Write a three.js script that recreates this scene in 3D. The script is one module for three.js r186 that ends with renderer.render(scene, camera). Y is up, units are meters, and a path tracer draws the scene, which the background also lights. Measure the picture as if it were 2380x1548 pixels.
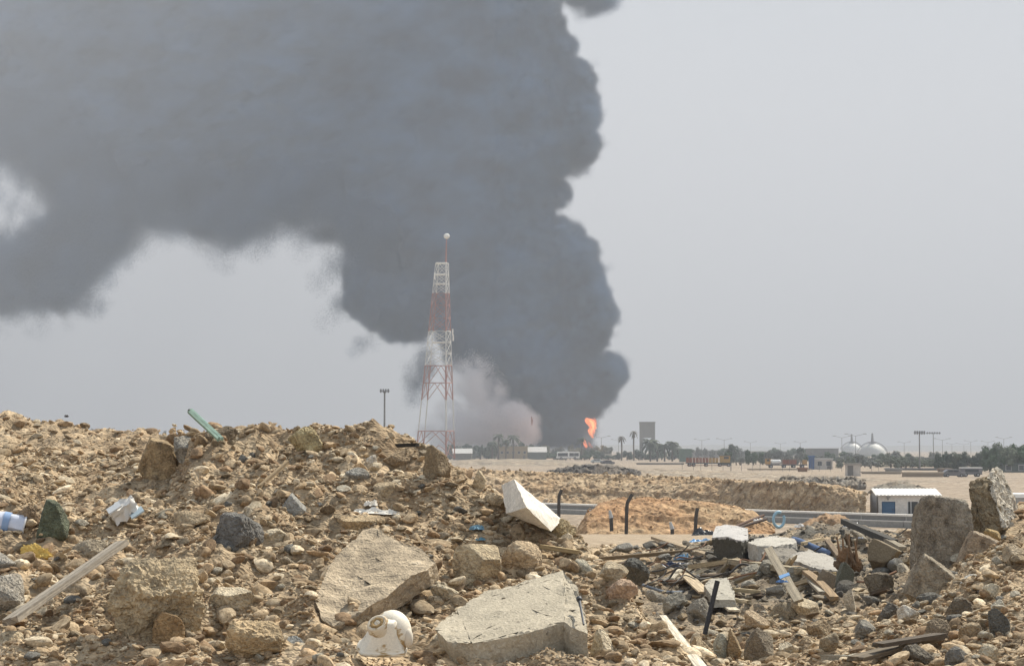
import * as THREE from 'three';
import { mergeGeometries, mergeVertices, toCreasedNormals } from 'three/addons/utils/BufferGeometryUtils.js';
import { TessellateModifier } from 'three/addons/modifiers/TessellateModifier.js';
import { ConvexGeometry } from 'three/addons/geometries/ConvexGeometry.js';
import { createNoise3D } from 'simplex-noise';

// ---------------------------------------------------------------- camera, sky, sun, exposure
const scene = new THREE.Scene();
const W = 2380, H = 1548, F = 4441, HY = 1042, EYE = 5.5;
const PITCH = Math.atan((HY - H / 2) / F), CP = Math.cos(PITCH), SP = Math.sin(PITCH);
const camera = new THREE.PerspectiveCamera(2 * Math.atan(H / 2 / F) * 180 / Math.PI, W / H, 0.5, 40000);
camera.position.set(0, EYE, 0);
camera.rotation.set(PITCH, 0, 0);
const renderer = new THREE.WebGLRenderer({ antialias: true });
renderer.toneMapping = THREE.LinearToneMapping;
renderer.toneMappingExposure = 1.64;
renderer.shadowMap.enabled = true;
const SUN = new THREE.Vector3(0.44, 0.8, -0.5).normalize();
const sun = new THREE.DirectionalLight(new THREE.Color().setRGB(1, 0.93, 0.8), 5);
sun.name = 'sun';
sun.position.copy(SUN).multiplyScalar(120).add(new THREE.Vector3(0, 0, -25));
sun.target.position.set(0, 3, -25);
sun.castShadow = true;
sun.shadow.radius = 2;
sun.shadow.mapSize.set(4096, 4096);
Object.assign(sun.shadow.camera, { left: -40, right: 40, top: 40, bottom: -40, near: 1, far: 300 });
scene.add(sun, sun.target);
{ // hazy sky: pale grey, a little bluer with height
  const w = 64, h = 256, data = new Float32Array(w * h * 4);
  for (let j = 0; j < h; j++) {
    const el = ((j + 0.5) / h - 0.5) * Math.PI, t = Math.min(1, Math.max(0, (el - 0.18) / 1.15)) ** 0.8, s = Math.min(1, Math.max(0, el / 0.26));
    const c = [0.50 - 0.045 * s - 0.25 * t, 0.492 - 0.018 * s - 0.2 * t, 0.505 - 0.01 * s - 0.13 * t];
    for (let i = 0; i < w; i++) data.set([...c, 1], (j * w + i) * 4);
  }
  const t = new THREE.DataTexture(data, w, h, THREE.RGBAFormat, THREE.FloatType);
  t.mapping = THREE.EquirectangularReflectionMapping;
  t.magFilter = t.minFilter = THREE.LinearFilter;
  t.needsUpdate = true;
  scene.background = t;
  scene.environment = t;
}
scene.fog = new THREE.FogExp2(new THREE.Color().setRGB(0.86, 0.905, 1), 0.00037);

// ---------------------------------------------------------------- helpers
function rngOf(seed) { let s = seed | 0; return () => { s = (s + 0x6d2b79f5) | 0; let t = Math.imul(s ^ (s >>> 15), 1 | s); t = (t + Math.imul(t ^ (t >>> 7), 61 | t)) ^ t; return ((t ^ (t >>> 14)) >>> 0) / 4294967296; }; }
const R0 = rngOf(11), N3 = createNoise3D(rngOf(5));
const lerp = (a, b, t) => a + (b - a) * t, clamp = (x, a, b) => Math.min(b, Math.max(a, x));
const V = (x, y, z) => new THREE.Vector3(x, y, z);
function fbm(x, y, z, oct = 3) { let s = 0, a = 1, n = 0; for (let i = 0; i < oct; i++) { s += a * N3(x, y, z); n += a; a *= 0.5; x *= 2.03; y *= 2.03; z *= 2.03; } return s / n; }
const rgb = (r, g, b) => new THREE.Color().setRGB(r, g, b);
// a point on the sight line through a place of the photograph (2380 x 1548), d metres ahead
function at(px, py, d) { const a = (px - W / 2) / F, b = (H / 2 - py) / F, k = d / (CP - b * SP); return V(a * k, EYE + (b * CP + SP) * k, -d); }
function heightAt(py, d) { return at(W / 2, py, d).y; }
const taken = {};
function numbered(name) { const n = (taken[name] = (taken[name] ?? -1) + 1); return n ? `${name}_${String(n).padStart(3, '0')}` : name; }
function tag(o, label, category, group, kind) {
  if (label) o.userData.label = label;
  if (category) o.userData.category = category;
  if (group) o.userData.group = group;
  if (kind) o.userData.kind = kind;
  return o;
}
function shade(o) { o.castShadow = o.receiveShadow = true; return o; }
function top(name, geo, mat, label, category, group, kind) { const m = shade(new THREE.Mesh(geo, mat)); m.name = numbered(name); scene.add(m); return tag(m, label, category, group, kind); }
function thing(name, label, category, pos = V(0, 0, 0), turn = 0, group) { const g = new THREE.Group(); g.name = numbered(name); g.position.copy(pos); g.rotation.y = turn; scene.add(g); return tag(g, label, category, group); }
function part(name, geo, mat, parent, label) { const m = shade(new THREE.Mesh(geo, mat)); m.name = name; parent.add(m); if (label) m.userData.label = label; return m; }
function struct(name, geo, mat, label) { return top(name, geo, mat, label, undefined, undefined, 'structure'); }
function copyOf(o, name, pos, turn = 0, scale = 1, label) { const c = o.clone(); c.name = numbered(name); c.position.copy(pos); c.rotation.y = turn; c.scale.setScalar(scale); scene.add(c); if (label) c.userData.label = label; return c; }
function move(g, x, y, z) { g.translate(x, y, z); return g; }
function box(w, h, d, x = 0, y = 0, z = 0) { return move(new THREE.BoxGeometry(w, h, d), x, y, z); }
function merge(list) { return mergeGeometries(list.map((g) => { const n = g.index ? g.toNonIndexed() : g; for (const k of Object.keys(n.attributes)) if (!['position', 'normal', 'uv'].includes(k)) n.deleteAttribute(k); return n; })); }
// a bar between two points
function bar(a, b, r, r2 = r, n = 6) {
  const v = b.clone().sub(a), g = new THREE.CylinderGeometry(r2, r, v.length(), n);
  g.applyQuaternion(new THREE.Quaternion().setFromUnitVectors(V(0, 1, 0), v.clone().normalize()));
  return move(g, (a.x + b.x) / 2, (a.y + b.y) / 2, (a.z + b.z) / 2);
}
// box-projected uv in metres
function boxUV(g, s = 1) {
  const n = g.index ? g.toNonIndexed() : g, p = n.attributes.position, uv = new Float32Array(p.count * 2), a = V(), b = V(), c = V();
  for (let i = 0; i < p.count; i += 3) {
    a.fromBufferAttribute(p, i); b.fromBufferAttribute(p, i + 1); c.fromBufferAttribute(p, i + 2);
    const nn = b.clone().sub(a).cross(c.clone().sub(a)), ax = Math.abs(nn.x), ay = Math.abs(nn.y), az = Math.abs(nn.z);
    [a, b, c].forEach((q, k) => { const [u, v] = ay >= ax && ay >= az ? [q.x, q.z] : ax >= az ? [q.z, q.y] : [q.x, q.y]; uv[(i + k) * 2] = u * s; uv[(i + k) * 2 + 1] = v * s; });
  }
  n.setAttribute('uv', new THREE.BufferAttribute(uv, 2));
  return n;
}
// ---- tileable noise textures
function tileFbm(size, cells, oct, seed, sx = 1) {
  const out = new Float32Array(size * size);
  let amp = 1, tot = 0;
  for (let o = 0; o < oct; o++) {
    const cx = cells * 2 ** o, cy = Math.max(1, Math.round(cells * sx)) * 2 ** o, r = rngOf(seed + o * 17), lat = new Float32Array(cx * cy);
    for (let i = 0; i < lat.length; i++) lat[i] = r() * 2 - 1;
    for (let y = 0; y < size; y++) {
      const fy = y / size * cy, y0 = Math.floor(fy), ty = fy - y0, wy = ty * ty * (3 - 2 * ty), ra = (y0 % cy) * cx, rb = ((y0 + 1) % cy) * cx;
      for (let x = 0; x < size; x++) {
        const fx = x / size * cx, x0 = Math.floor(fx), tx = fx - x0, wx = tx * tx * (3 - 2 * tx), xa = x0 % cx, xb = (x0 + 1) % cx;
        out[y * size + x] += amp * lerp(lerp(lat[ra + xa], lat[ra + xb], wx), lerp(lat[rb + xa], lat[rb + xb], wx), wy);
      }
    }
    tot += amp; amp *= 0.62;
  }
  for (let i = 0; i < out.length; i++) out[i] /= tot;
  return out;
}
function tex(size, f, srgb = true) {
  const d = new Uint8Array(size * size * 4);
  for (let i = 0; i < size * size; i++) { const c = f(i, i % size, (i / size) | 0); for (let k = 0; k < 3; k++) d[i * 4 + k] = clamp(Math.round(c[k] * 255), 0, 255); d[i * 4 + 3] = 255; }
  const t = new THREE.DataTexture(d, size, size, THREE.RGBAFormat);
  t.wrapS = t.wrapT = THREE.RepeatWrapping; t.magFilter = THREE.LinearFilter; t.minFilter = THREE.LinearMipmapLinearFilter; t.generateMipmaps = true;
  if (srgb) t.colorSpace = THREE.SRGBColorSpace;
  t.needsUpdate = true;
  return t;
}
const nA = tileFbm(512, 4, 6, 21), nB = tileFbm(512, 16, 4, 33), nC = tileFbm(512, 64, 2, 47), nW = tileFbm(512, 2, 6, 55, 40), nR = tileFbm(512, 3, 6, 77, 4);
const mottled = tex(512, (i) => { const v = 0.82 + 0.28 * nA[i] + 0.22 * nB[i] + 0.16 * nC[i]; return [v, v * (0.985 + 0.05 * nA[i]), v * (0.96 + 0.1 * nA[i])]; });
const mottledBump = tex(512, (i) => { const v = 0.5 + 0.3 * nA[i] + 0.35 * nB[i] + 0.2 * nC[i]; return [v, v, v]; }, false);
const layered = tex(512, (i) => { const v = 0.86 + 0.26 * nR[i] + 0.14 * nC[i] + 0.12 * nB[i]; return [v, v * 0.985, v * 0.955]; });
const layeredBump = tex(512, (i) => { const v = 0.5 + 0.45 * nR[i] + 0.16 * nC[i] + 0.15 * nB[i]; return [v, v, v]; }, false);
const concreteMap = tex(512, (i) => { const pit = nB[i] < -0.56 ? -0.18 : 0, v = 0.9 + 0.1 * nA[i] + 0.1 * nC[i] + pit + (nC[i] > 0.55 ? 0.08 : 0); return [v, v * 0.99, v * 0.97]; });
const concreteBump = tex(512, (i) => { const v = 0.62 + 0.12 * nA[i] + 0.14 * nC[i] - (nB[i] < -0.56 ? 0.35 : 0); return [v, v, v]; }, false);
const grimy = tex(512, (i) => { const d = clamp((nA[i] + 0.6 * nB[i] - 0.12) * 3.2, 0, 1), v = 0.97 + 0.05 * nC[i]; return [v * lerp(1, 0.74, d), v * lerp(0.98, 0.63, d), v * lerp(0.94, 0.46, d)]; });
const woodMap = tex(512, (i) => { const v = 0.84 + 0.34 * nW[i] + 0.1 * nC[i]; return [v, v * 0.97, v * 0.92]; });
const woodBump = tex(512, (i) => { const v = 0.5 + 0.5 * nW[i]; return [v, v, v]; }, false);
function std(color, o = {}) { return new THREE.MeshStandardMaterial({ color, roughness: 0.95, metalness: 0, ...o }); }
const rockMat = (c, o = {}) => std(rgb(...c), { map: mottled, bumpMap: mottledBump, bumpScale: 0.03, ...o });
const layerMat = (c, o = {}) => std(rgb(...c), { map: layered, bumpMap: layeredBump, bumpScale: 0.035, ...o });
const concMat = (c, o = {}) => std(rgb(...c), { map: concreteMap, bumpMap: concreteBump, bumpScale: 0.012, ...o });
const woodMat = (c, o = {}) => std(rgb(...c), { map: woodMap, bumpMap: woodBump, bumpScale: 0.006, ...o });

// ---------------------------------------------------------------- ground, mounds, banks
// near fill: for a bearing u (a column of the photograph), knots of [metres ahead, row] or {d, y}
const COLS = [
  [-300, [9.5, 1740], [12, 1510], [15, 1250], [26, 955], { d: 33, y: 3.6 }, { d: 45, y: 3.3 }],
  [0, [9.5, 1720], [12, 1500], [15.2, 1200], [26, 968], { d: 32, y: 3.6 }, { d: 45, y: 3.3 }],
  [200, [9.5, 1720], [12, 1500], [15.2, 1200], [25, 994], { d: 30, y: 3.6 }, { d: 45, y: 3.3 }],
  [370, [9.5, 1720], [12, 1500], [15, 1190], [23, 1014], { d: 28, y: 3.6 }, { d: 45, y: 3.3 }],
  [440, [9.5, 1720], [12, 1490], [14.5, 1205], [16.8, 1014], { d: 21, y: 4.2 }, { d: 45, y: 3.3 }],
  [560, [9.5, 1720], [12, 1490], [14.4, 1215], [16.6, 1004], { d: 21, y: 4.2 }, { d: 45, y: 3.3 }],
  [720, [9.5, 1720], [12, 1490], [14.4, 1225], [16.5, 992], { d: 21, y: 4.2 }, { d: 45, y: 3.3 }],
  [850, [9.5, 1720], [12, 1490], [14.4, 1235], [16.4, 998], { d: 21, y: 4.2 }, { d: 45, y: 3.3 }],
  [940, [9.5, 1720], [12, 1490], [14.3, 1240], [16.2, 1026], { d: 20.5, y: 4.2 }, { d: 45, y: 3.3 }],
  [1000, [9.5, 1720], [12, 1490], [14.2, 1250], [16, 1048], { d: 20, y: 4.2 }, { d: 45, y: 3.3 }],
  [1060, [9.5, 1720], [12, 1490], [14.1, 1262], [15.8, 1076], { d: 20, y: 4.1 }, { d: 45, y: 3.3 }],
  [1130, [9.5, 1720], [12, 1490], [14, 1280], [15.5, 1132], { d: 20, y: 4 }, { d: 45, y: 3.3 }],
  [1200, [9.5, 1720], [12, 1490], [13.9, 1310], [15.3, 1178], { d: 19.5, y: 3.8 }, { d: 44, y: 3.3 }],
  [1280, [9.5, 1720], [12, 1500], [13.7, 1345], [15, 1224], { d: 19, y: 3.6 }, { d: 42, y: 3.28 }],
  [1340, [9.5, 1720], [11.9, 1515], [13.4, 1380], [14.6, 1266], { d: 19, y: 3.5 }, { d: 40, y: 3.27 }],
  [1400, [9.5, 1730], [11.7, 1535], [13, 1428], [14, 1326], { d: 19, y: 3.5 }, { d: 40, y: 3.27 }],
  [1470, [9.5, 1740], [11.3, 1580], [12.3, 1505], [13.2, 1412], { d: 19, y: 3.5 }, { d: 40, y: 3.27 }],
  [1540, [9.4, 1750], [10.8, 1620], [11.7, 1555], [12.6, 1480], { d: 18.6, y: 3.5 }, { d: 40, y: 3.27 }],
  [1600, [9.2, 1760], [10.2, 1670], [11.2, 1610], [12.2, 1550], { d: 18.2, y: 3.5 }, { d: 38, y: 3.35 }],
  [1690, [9, 1770], [10, 1700], [11, 1660], [12, 1620], { d: 17.5, y: 3.55 }, { d: 37, y: 3.6 }],
  [1800, [9, 1770], [10, 1700], [11, 1660], [12, 1620], { d: 17, y: 3.58 }, [37, 1262]],
  [1900, [9, 1770], [10, 1700], [11, 1660], [12, 1620], { d: 17.5, y: 3.62 }, [40, 1228]],
  [2050, [9, 1770], [10, 1700], [11, 1660], [12, 1620], { d: 18.5, y: 3.8 }, [38, 1250]],
  [2150, [9, 1770], [10, 1700], [11, 1660], [12, 1610], [18, 1424], [25, 1316]],
  [2250, [9, 1770], [10, 1700], [11, 1650], [12, 1590], [17, 1412], [24, 1232]],
  [2380, [9, 1770], [10, 1700], [11, 1640], [12, 1580], [16.6, 1396], [23.5, 1176]],
  [2700, [9, 1770], [10, 1690], [11, 1630], [12, 1570], [16.6, 1380], [23.5, 1140]],
].map(([u, ...k]) => [u, [...k.map((q) => (Array.isArray(q) ? { d: q[0], y: heightAt(q[1], q[0]) } : q)), { d: 100, y: 1.04 }, { d: 122, y: -0.6 }]]);
function smoothY(u, d) {
  let i = 0; while (i < COLS.length - 2 && u > COLS[i + 1][0]) i++;
  const [ua, A] = COLS[i], [ub, B] = COLS[i + 1], t = clamp((u - ua) / (ub - ua), 0, 1);
  let d0 = lerp(A[0].d, B[0].d, t), y0 = lerp(A[0].y, B[0].y, t);
  if (d <= d0) return y0;
  for (let k = 1; k < A.length; k++) {
    const d1 = lerp(A[k].d, B[k].d, t), y1 = lerp(A[k].y, B[k].y, t);
    if (d <= d1) return lerp(y0, y1, (d - d0) / (d1 - d0));
    d0 = d1; y0 = y1;
  }
  return y0;
}
const greyness = (u, d) => clamp((u - 1440) / 120, 0, 1) * clamp((2150 - u) / 80, 0, 1) * clamp((d - 19) / 5, 0, 1) * clamp((70 - d) / 20, 0, 1);
function groundY(x, z) {
  const d = -z, u = W / 2 + F * x / d;
  const fade = clamp((64 - d) / 24, 0.12, 1), g = greyness(u, d);
  let y = smoothY(u, d);
  y += fade * (0.15 * fbm(x * 0.9, 3.1, z * 0.9, 3) + 0.085 * fbm(x * 2.7, 7.7, z * 2.7, 3) + 0.02 * fbm(x * 11, 1.3, z * 11, 2));
  y += fade * g * (0.12 * Math.abs(fbm(x * 0.9, 9.1, z * 0.9, 3)) + 0.05 * fbm(x * 2.6, 4.4, z * 2.6, 2));
  return y;
}
// where the sight line through (px, py) meets the near ground
function hit(px, py, from = 9, to = 118) {
  let lo = from, d = from;
  while (d < to) { const p = at(px, py, d); if (p.y <= groundY(p.x, p.z)) break; lo = d; d *= 1.006; }
  if (d >= to) return null;
  let hi = d;
  for (let i = 0; i < 12; i++) { const m = (lo + hi) / 2, p = at(px, py, m); if (p.y <= groundY(p.x, p.z)) hi = m; else lo = m; }
  return hi;
}
const dirtMat = new THREE.MeshStandardMaterial({ vertexColors: true, map: mottled, bumpMap: mottledBump, bumpScale: 0.05, roughness: 1 });
{ // the near fill as one sheet
  const ds = []; for (let d = 8.2; d < 122; d *= d > 10 && d < 19 ? 1.0021 : d < 30 ? 1.004 : d < 60 ? 1.008 : 1.02) ds.push(d);
  const us = []; for (let u = -340; u <= 2720; u += 6) us.push(u);
  const nu = us.length, nd = ds.length, pos = new Float32Array(nu * nd * 3), col = new Float32Array(nu * nd * 3), uv = new Float32Array(nu * nd * 2), idx = [];
  for (let j = 0; j < nd; j++) for (let i = 0; i < nu; i++) {
    const d = ds[j], x = (us[i] - W / 2) / F * d, z = -d, k = j * nu + i, y = groundY(x, z);
    pos.set([x, y, z], k * 3); uv.set([x / 1.7, (y - z) / 1.7], k * 2);
    const g = greyness(us[i], d) * clamp(0.75 + 0.7 * fbm(x * 0.4, 2, z * 0.4, 2), 0, 1), v = 1 + 0.18 * fbm(x * 0.7, 5, z * 0.7, 3) + 0.12 * fbm(x * 6, 15, z * 6, 2);
    const sandy = clamp((d - 40) / 20, 0, 1);
    const c = [lerp(lerp(0.505, 0.14, g), 0.49, sandy), lerp(lerp(0.388, 0.128, g), 0.39, sandy), lerp(lerp(0.255, 0.108, g), 0.28, sandy)];
    col.set([c[0] * v, c[1] * v, c[2] * v], k * 3);
    if (j && i) { const a = k - nu - 1; idx.push(a, a + 1, k, a, k, k - 1); }
  }
  const g = new THREE.BufferGeometry();
  g.setAttribute('position', new THREE.BufferAttribute(pos, 3)); g.setAttribute('color', new THREE.BufferAttribute(col, 3)); g.setAttribute('uv', new THREE.BufferAttribute(uv, 2));
  g.setIndex(idx); g.computeVertexNormals();
  struct('terrain', g, dirtMat, 'mounds of stony tan earth and grey rubble filling the lower half of the picture');
}
const DUNES = [[-60, 380, 60, 14, 0.9], [-10, 330, 40, 9, 0.7], [25, 420, 70, 16, 1.0], [110, 330, 60, 10, 0.7], [70, 290, 45, 8, 0.8], [130, 420, 70, 16, 1.0], [-20, 520, 90, 22, 1.1], [60, 560, 120, 20, 0.9]];
function plainY(x, z) {
  const d = Math.hypot(x, z), far = clamp((d - 200) / 120, 0, 1);
  let y = 0.12 * fbm(x * 0.02, 1, z * 0.02, 2);
  for (const [cx, cd, lx, lz, h] of DUNES) { const q = ((x - cx) / lx) ** 2 + ((-z - cd) / lz) ** 2; if (q < 9) y += 0.3 * far * h * Math.exp(-q) * (1 + 0.4 * fbm(x * 0.06, 3, z * 0.06, 3)); }
  return y * clamp((d - 90) / 30, 0, 1) + 0.25 * far * Math.max(0, fbm(x * 0.012, 8, z * 0.03, 3)) * clamp((760 - d) / 200, 0, 1);
}
{ // the plain, out to the horizon
  const us = [], ds = []; for (let a = -75; a <= 75; a += Math.abs(a) < 18 ? 0.25 : 2) us.push(a * Math.PI / 180);
  for (let d = 60; d < 9500; d *= d < 900 ? 1.012 : 1.06) ds.push(d); ds.unshift(-60, 20);
  const nu = us.length, pos = [], col = [], uv = [], idx = [];
  ds.forEach((d, j) => us.forEach((a, i) => {
    const x = d > 0 ? Math.tan(a) * d : Math.tan(a) * 60, z = -d, y = d < 60 ? -0.8 : plainY(x, z);
    pos.push(x, y, z); uv.push(x / 6, z / 6);
    const v = 1 + 0.22 * fbm(x * 0.015, 5, z * 0.03, 3), s = 0.5 + 0.5 * fbm(x * 0.01, 2, z * 0.01, 2);
    col.push(0.41 * v, lerp(0.325, 0.335, s) * v, lerp(0.24, 0.262, s) * v);
    if (j && i) { const k = j * nu + i, b = k - nu - 1; idx.push(b, b + 1, k, b, k, k - 1); }
  }));
  const g = new THREE.BufferGeometry();
  g.setAttribute('position', new THREE.Float32BufferAttribute(pos, 3)); g.setAttribute('color', new THREE.Float32BufferAttribute(col, 3)); g.setAttribute('uv', new THREE.Float32BufferAttribute(uv, 2));
  g.setIndex(idx); g.computeVertexNormals();
  struct('ground', g, new THREE.MeshStandardMaterial({ vertexColors: true, map: mottled, bumpMap: mottledBump, bumpScale: 0.12, roughness: 1 }), 'flat sandy plain running out to the horizon behind the rubble');
}
// a ridge of earth: cols [u, row of its top, metres to its foot, run to the top edge]
function ridge(name, cols, { depth, yBase = -0.3, rough = 0.35, lump = 1, color, color2, step = 2, rowsN = 46, seed = 0, topSlope = 0.02, uvs = 2 }, label) {
  const us = []; for (let u = cols[0][0]; u <= cols[cols.length - 1][0]; u += step) us.push(u);
  const nr = rowsN, pos = [], col = [], uv = [], idx = [], crest = [];
  us.forEach((u, i) => {
    let k = 0; while (k < cols.length - 2 && u > cols[k + 1][0]) k++;
    const A = cols[k], B = cols[k + 1], t = clamp((u - A[0]) / (B[0] - A[0]), 0, 1), q = A.map((a, n) => lerp(a, B[n], t));
    const dT = q[2] + q[3], yT = heightAt(q[1], dT), dirx = (u - W / 2) / F;
    for (let j = 0; j <= nr; j++) {
      const s = j / nr; let d, y;
      if (s < 0.6) { const w = s / 0.6; d = lerp(q[2], dT, w); y = lerp(yBase, yT, w < 0.5 ? w : Math.sin((w * 0.9 + 0.05) * Math.PI / 2) * 0.4 + w * 0.6); }
      else if (s < 0.85) { const w = (s - 0.6) / 0.25; d = lerp(dT, dT + depth, w); y = yT - topSlope * depth * w; }
      else { const w = (s - 0.85) / 0.15; d = lerp(dT + depth, dT + depth * 1.6, w); y = lerp(yT - topSlope * depth, yBase, w); }
      const x = dirx * d, z = -d, edge = Math.min(1, s * 6, (1 - s) * 8);
      const n1 = fbm(x * 0.35 * lump + seed, y * 0.35 * lump, z * 0.35 * lump, 4), n2 = Math.abs(fbm(x * 1.1 * lump, y * 0.6 * lump + seed, z * 1.1 * lump, 3));
      const big = fbm(x * 0.11 * lump, seed + 2, z * 0.05 * lump, 2), dz = edge * rough * (n1 + 0.7 * n2 + 1.3 * big), dy = edge * rough * 0.55 * (fbm(x * 0.8 * lump, seed + 4, z * 0.8 * lump, 3) + 0.3 * n2);
      pos.push(x, y + dy, z + dz); uv.push(x / uvs, (y - z) / uvs);
      const v = 1 + 0.22 * fbm(x * 0.5, y * 1.2 + seed, z * 0.5, 3), m = clamp(0.5 + 1.1 * fbm(x * 0.12, y * 0.35, z * 0.12 + seed, 3), 0, 1);
      for (let c = 0; c < 3; c++) col.push(lerp(color[c], (color2 ?? color)[c], m) * v);
      if (Math.abs(s - 0.6) < 0.5 / nr) crest.push(V(x, y + dy, z + dz));
    }
    if (i) for (let j = 0; j < nr; j++) { const a = (i - 1) * (nr + 1) + j, b = i * (nr + 1) + j; idx.push(a, b, b + 1, a, b + 1, a + 1); }
  });
  const g = new THREE.BufferGeometry();
  g.setAttribute('position', new THREE.Float32BufferAttribute(pos, 3)); g.setAttribute('color', new THREE.Float32BufferAttribute(col, 3)); g.setAttribute('uv', new THREE.Float32BufferAttribute(uv, 2));
  g.setIndex(idx); g.computeVertexNormals();
  const m = struct(name, g, dirtMat, label);
  m.userData.kind = 'structure';
  return { mesh: m, pos, us, nr };
}
const bank = ridge('embankment', [[1020, 1088, 170, 14], [1150, 1096, 170, 14], [1350, 1104, 168, 13], [1500, 1109, 165, 12], [1640, 1114, 162, 9], [1710, 1120, 161, 3.5], [1760, 1122, 160, 1.2], [1900, 1127, 156, 1.2], [1960, 1136, 154, 2.5], [2010, 1150, 152, 3]],
  { depth: 22, rough: 0.55, lump: 0.9, color: [0.50, 0.345, 0.2], color2: [0.55, 0.42, 0.275], seed: 3, rowsN: 150 }, 'long bank of tan excavated earth with a steep cut face behind the concrete block wall');
const mound = ridge('dirt_mound', [[1338, 1236, 104, 1], [1362, 1196, 102, 3.6], [1392, 1172, 102, 5], [1440, 1160, 102, 5.6], [1520, 1158, 102, 6], [1620, 1166, 102, 6], [1700, 1176, 102, 6], [1750, 1190, 102, 5], [1800, 1226, 104, 1.4]],
  { depth: 5, yBase: 0.5, rough: 0.3, lump: 1.1, color: [0.54, 0.325, 0.17], color2: [0.55, 0.385, 0.225], seed: 9, rowsN: 120, topSlope: 0.06 }, 'heap of orange earth behind the bent fence posts');
ridge('dirt_mound', [[1845, 1232, 96, 1], [1880, 1212, 96, 1.4], [1920, 1199, 96, 1.6], [1950, 1202, 96, 1.6], [2000, 1236, 96, 1]], { depth: 3, yBase: 0.8, rough: 0.35, lump: 1.6, color: [0.42, 0.30, 0.19], color2: [0.42, 0.27, 0.155], seed: 19, rowsN: 40 }, 'small heap of reddish earth in front of the block wall, right of the blue hoop');
ridge('dirt_mound', [[2030, 1268, 62, 0.6], [2060, 1246, 62, 1], [2090, 1233, 62, 1.2], [2125, 1240, 62, 1], [2150, 1262, 62, 0.6]], { depth: 2, yBase: 1.9, rough: 0.22, lump: 2.2, color: [0.42, 0.32, 0.21], seed: 29, rowsN: 36 }, 'small tan heap with pale stones just left of the upright grey slab');
ridge('sand_berm', [[1000, 1070, 560, 30], [1090, 1069, 560, 30], [1190, 1067, 560, 30], [1280, 1070, 560, 30], [1345, 1077, 560, 26], [1430, 1081, 560, 20], [1500, 1088, 560, 10]], { depth: 30, yBase: -0.4, rough: 0.7, lump: 0.13, color: [0.40, 0.325, 0.24], color2: [0.31, 0.265, 0.21], seed: 59, rowsN: 44, uvs: 7 }, 'low swell of pale sand with grey streaks below the white bus');
ridge('sand_berm', [[1440, 1096, 330, 10], [1520, 1090, 330, 20], [1700, 1096, 330, 22], [1880, 1105, 320, 22], [2050, 1114, 300, 20], [2200, 1121, 290, 18], [2420, 1123, 285, 18]], { depth: 26, yBase: -0.4, rough: 0.5, lump: 0.25, color: [0.43, 0.35, 0.262], color2: [0.31, 0.265, 0.21], seed: 69, rowsN: 44, uvs: 5 }, 'long uneven strip of pale sand and grey clods between the lorries and the tan bank');
ridge('dirt_mound', [[1800, 1118, 255, 2], [1830, 1108, 255, 4], [1850, 1112, 255, 4], [1890, 1109, 255, 4], [1930, 1113, 255, 4], [1975, 1110, 255, 4], [2010, 1118, 255, 2]], { depth: 6, yBase: 0, rough: 1.0, lump: 0.9, color: [0.27, 0.25, 0.22], color2: [0.38, 0.32, 0.25], seed: 79, rowsN: 30 }, 'row of grey clods on the sand left of the dark heap');
ridge('dirt_mound', [[1990, 1145, 262, 3], [2040, 1132, 262, 6], [2080, 1121, 262, 8], [2105, 1122, 262, 8], [2140, 1136, 262, 5], [2180, 1145, 262, 3]], { depth: 10, yBase: -0.3, rough: 0.9, lump: 0.6, color: [0.26, 0.24, 0.2], color2: [0.36, 0.3, 0.23], seed: 39, rowsN: 36 }, 'dark grey heap of earth above the roof of the white cabin');
ridge('dirt_mound', [[1270, 1098, 330, 2], [1300, 1091, 330, 3], [1340, 1083, 330, 4], [1400, 1082, 330, 4], [1440, 1086, 330, 4], [1490, 1098, 330, 2]], { depth: 5, yBase: 0, rough: 1.0, lump: 0.8, color: [0.1, 0.095, 0.09], color2: [0.2, 0.17, 0.14], seed: 49, rowsN: 30 }, 'low ragged line of dark rubble on the sand beneath the white bus');
{ // hazy ridge on the horizon
  const prof = [[-400, 1040], [600, 1040], [1000, 1038], [1250, 1036], [1400, 1034], [1600, 1035], [1680, 1034], [1750, 1038], [1900, 1040], [2100, 1036], [2380, 1036], [2900, 1038]], pos = [], idx = [];
  let n = 0;
  for (let u = -400; u <= 2900; u += 10) {
    let k = 0; while (k < prof.length - 2 && u > prof[k + 1][0]) k++;
    const t = (u - prof[k][0]) / (prof[k + 1][0] - prof[k][0]), py = lerp(prof[k][1], prof[k + 1][1], t) + 1.2 * fbm(u * 0.02, 4, 2, 3);
    const a = at(u, 1042, 3600), b = at(u, py, 3900), c = at(u, 1041, 4600);
    pos.push(a.x, -1, a.z, b.x, b.y, b.z, c.x, -1, c.z);
    if (n) { const o = (n - 1) * 3; idx.push(o, o + 3, o + 4, o, o + 4, o + 1, o + 1, o + 4, o + 5, o + 1, o + 5, o + 2); }
    n++;
  }
  const g = new THREE.BufferGeometry(); g.setAttribute('position', new THREE.Float32BufferAttribute(pos, 3)); g.setIndex(idx); g.computeVertexNormals();
  struct('hills', g, std(rgb(0.17, 0.165, 0.15)), 'low hazy rise along the horizon');
}

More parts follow.
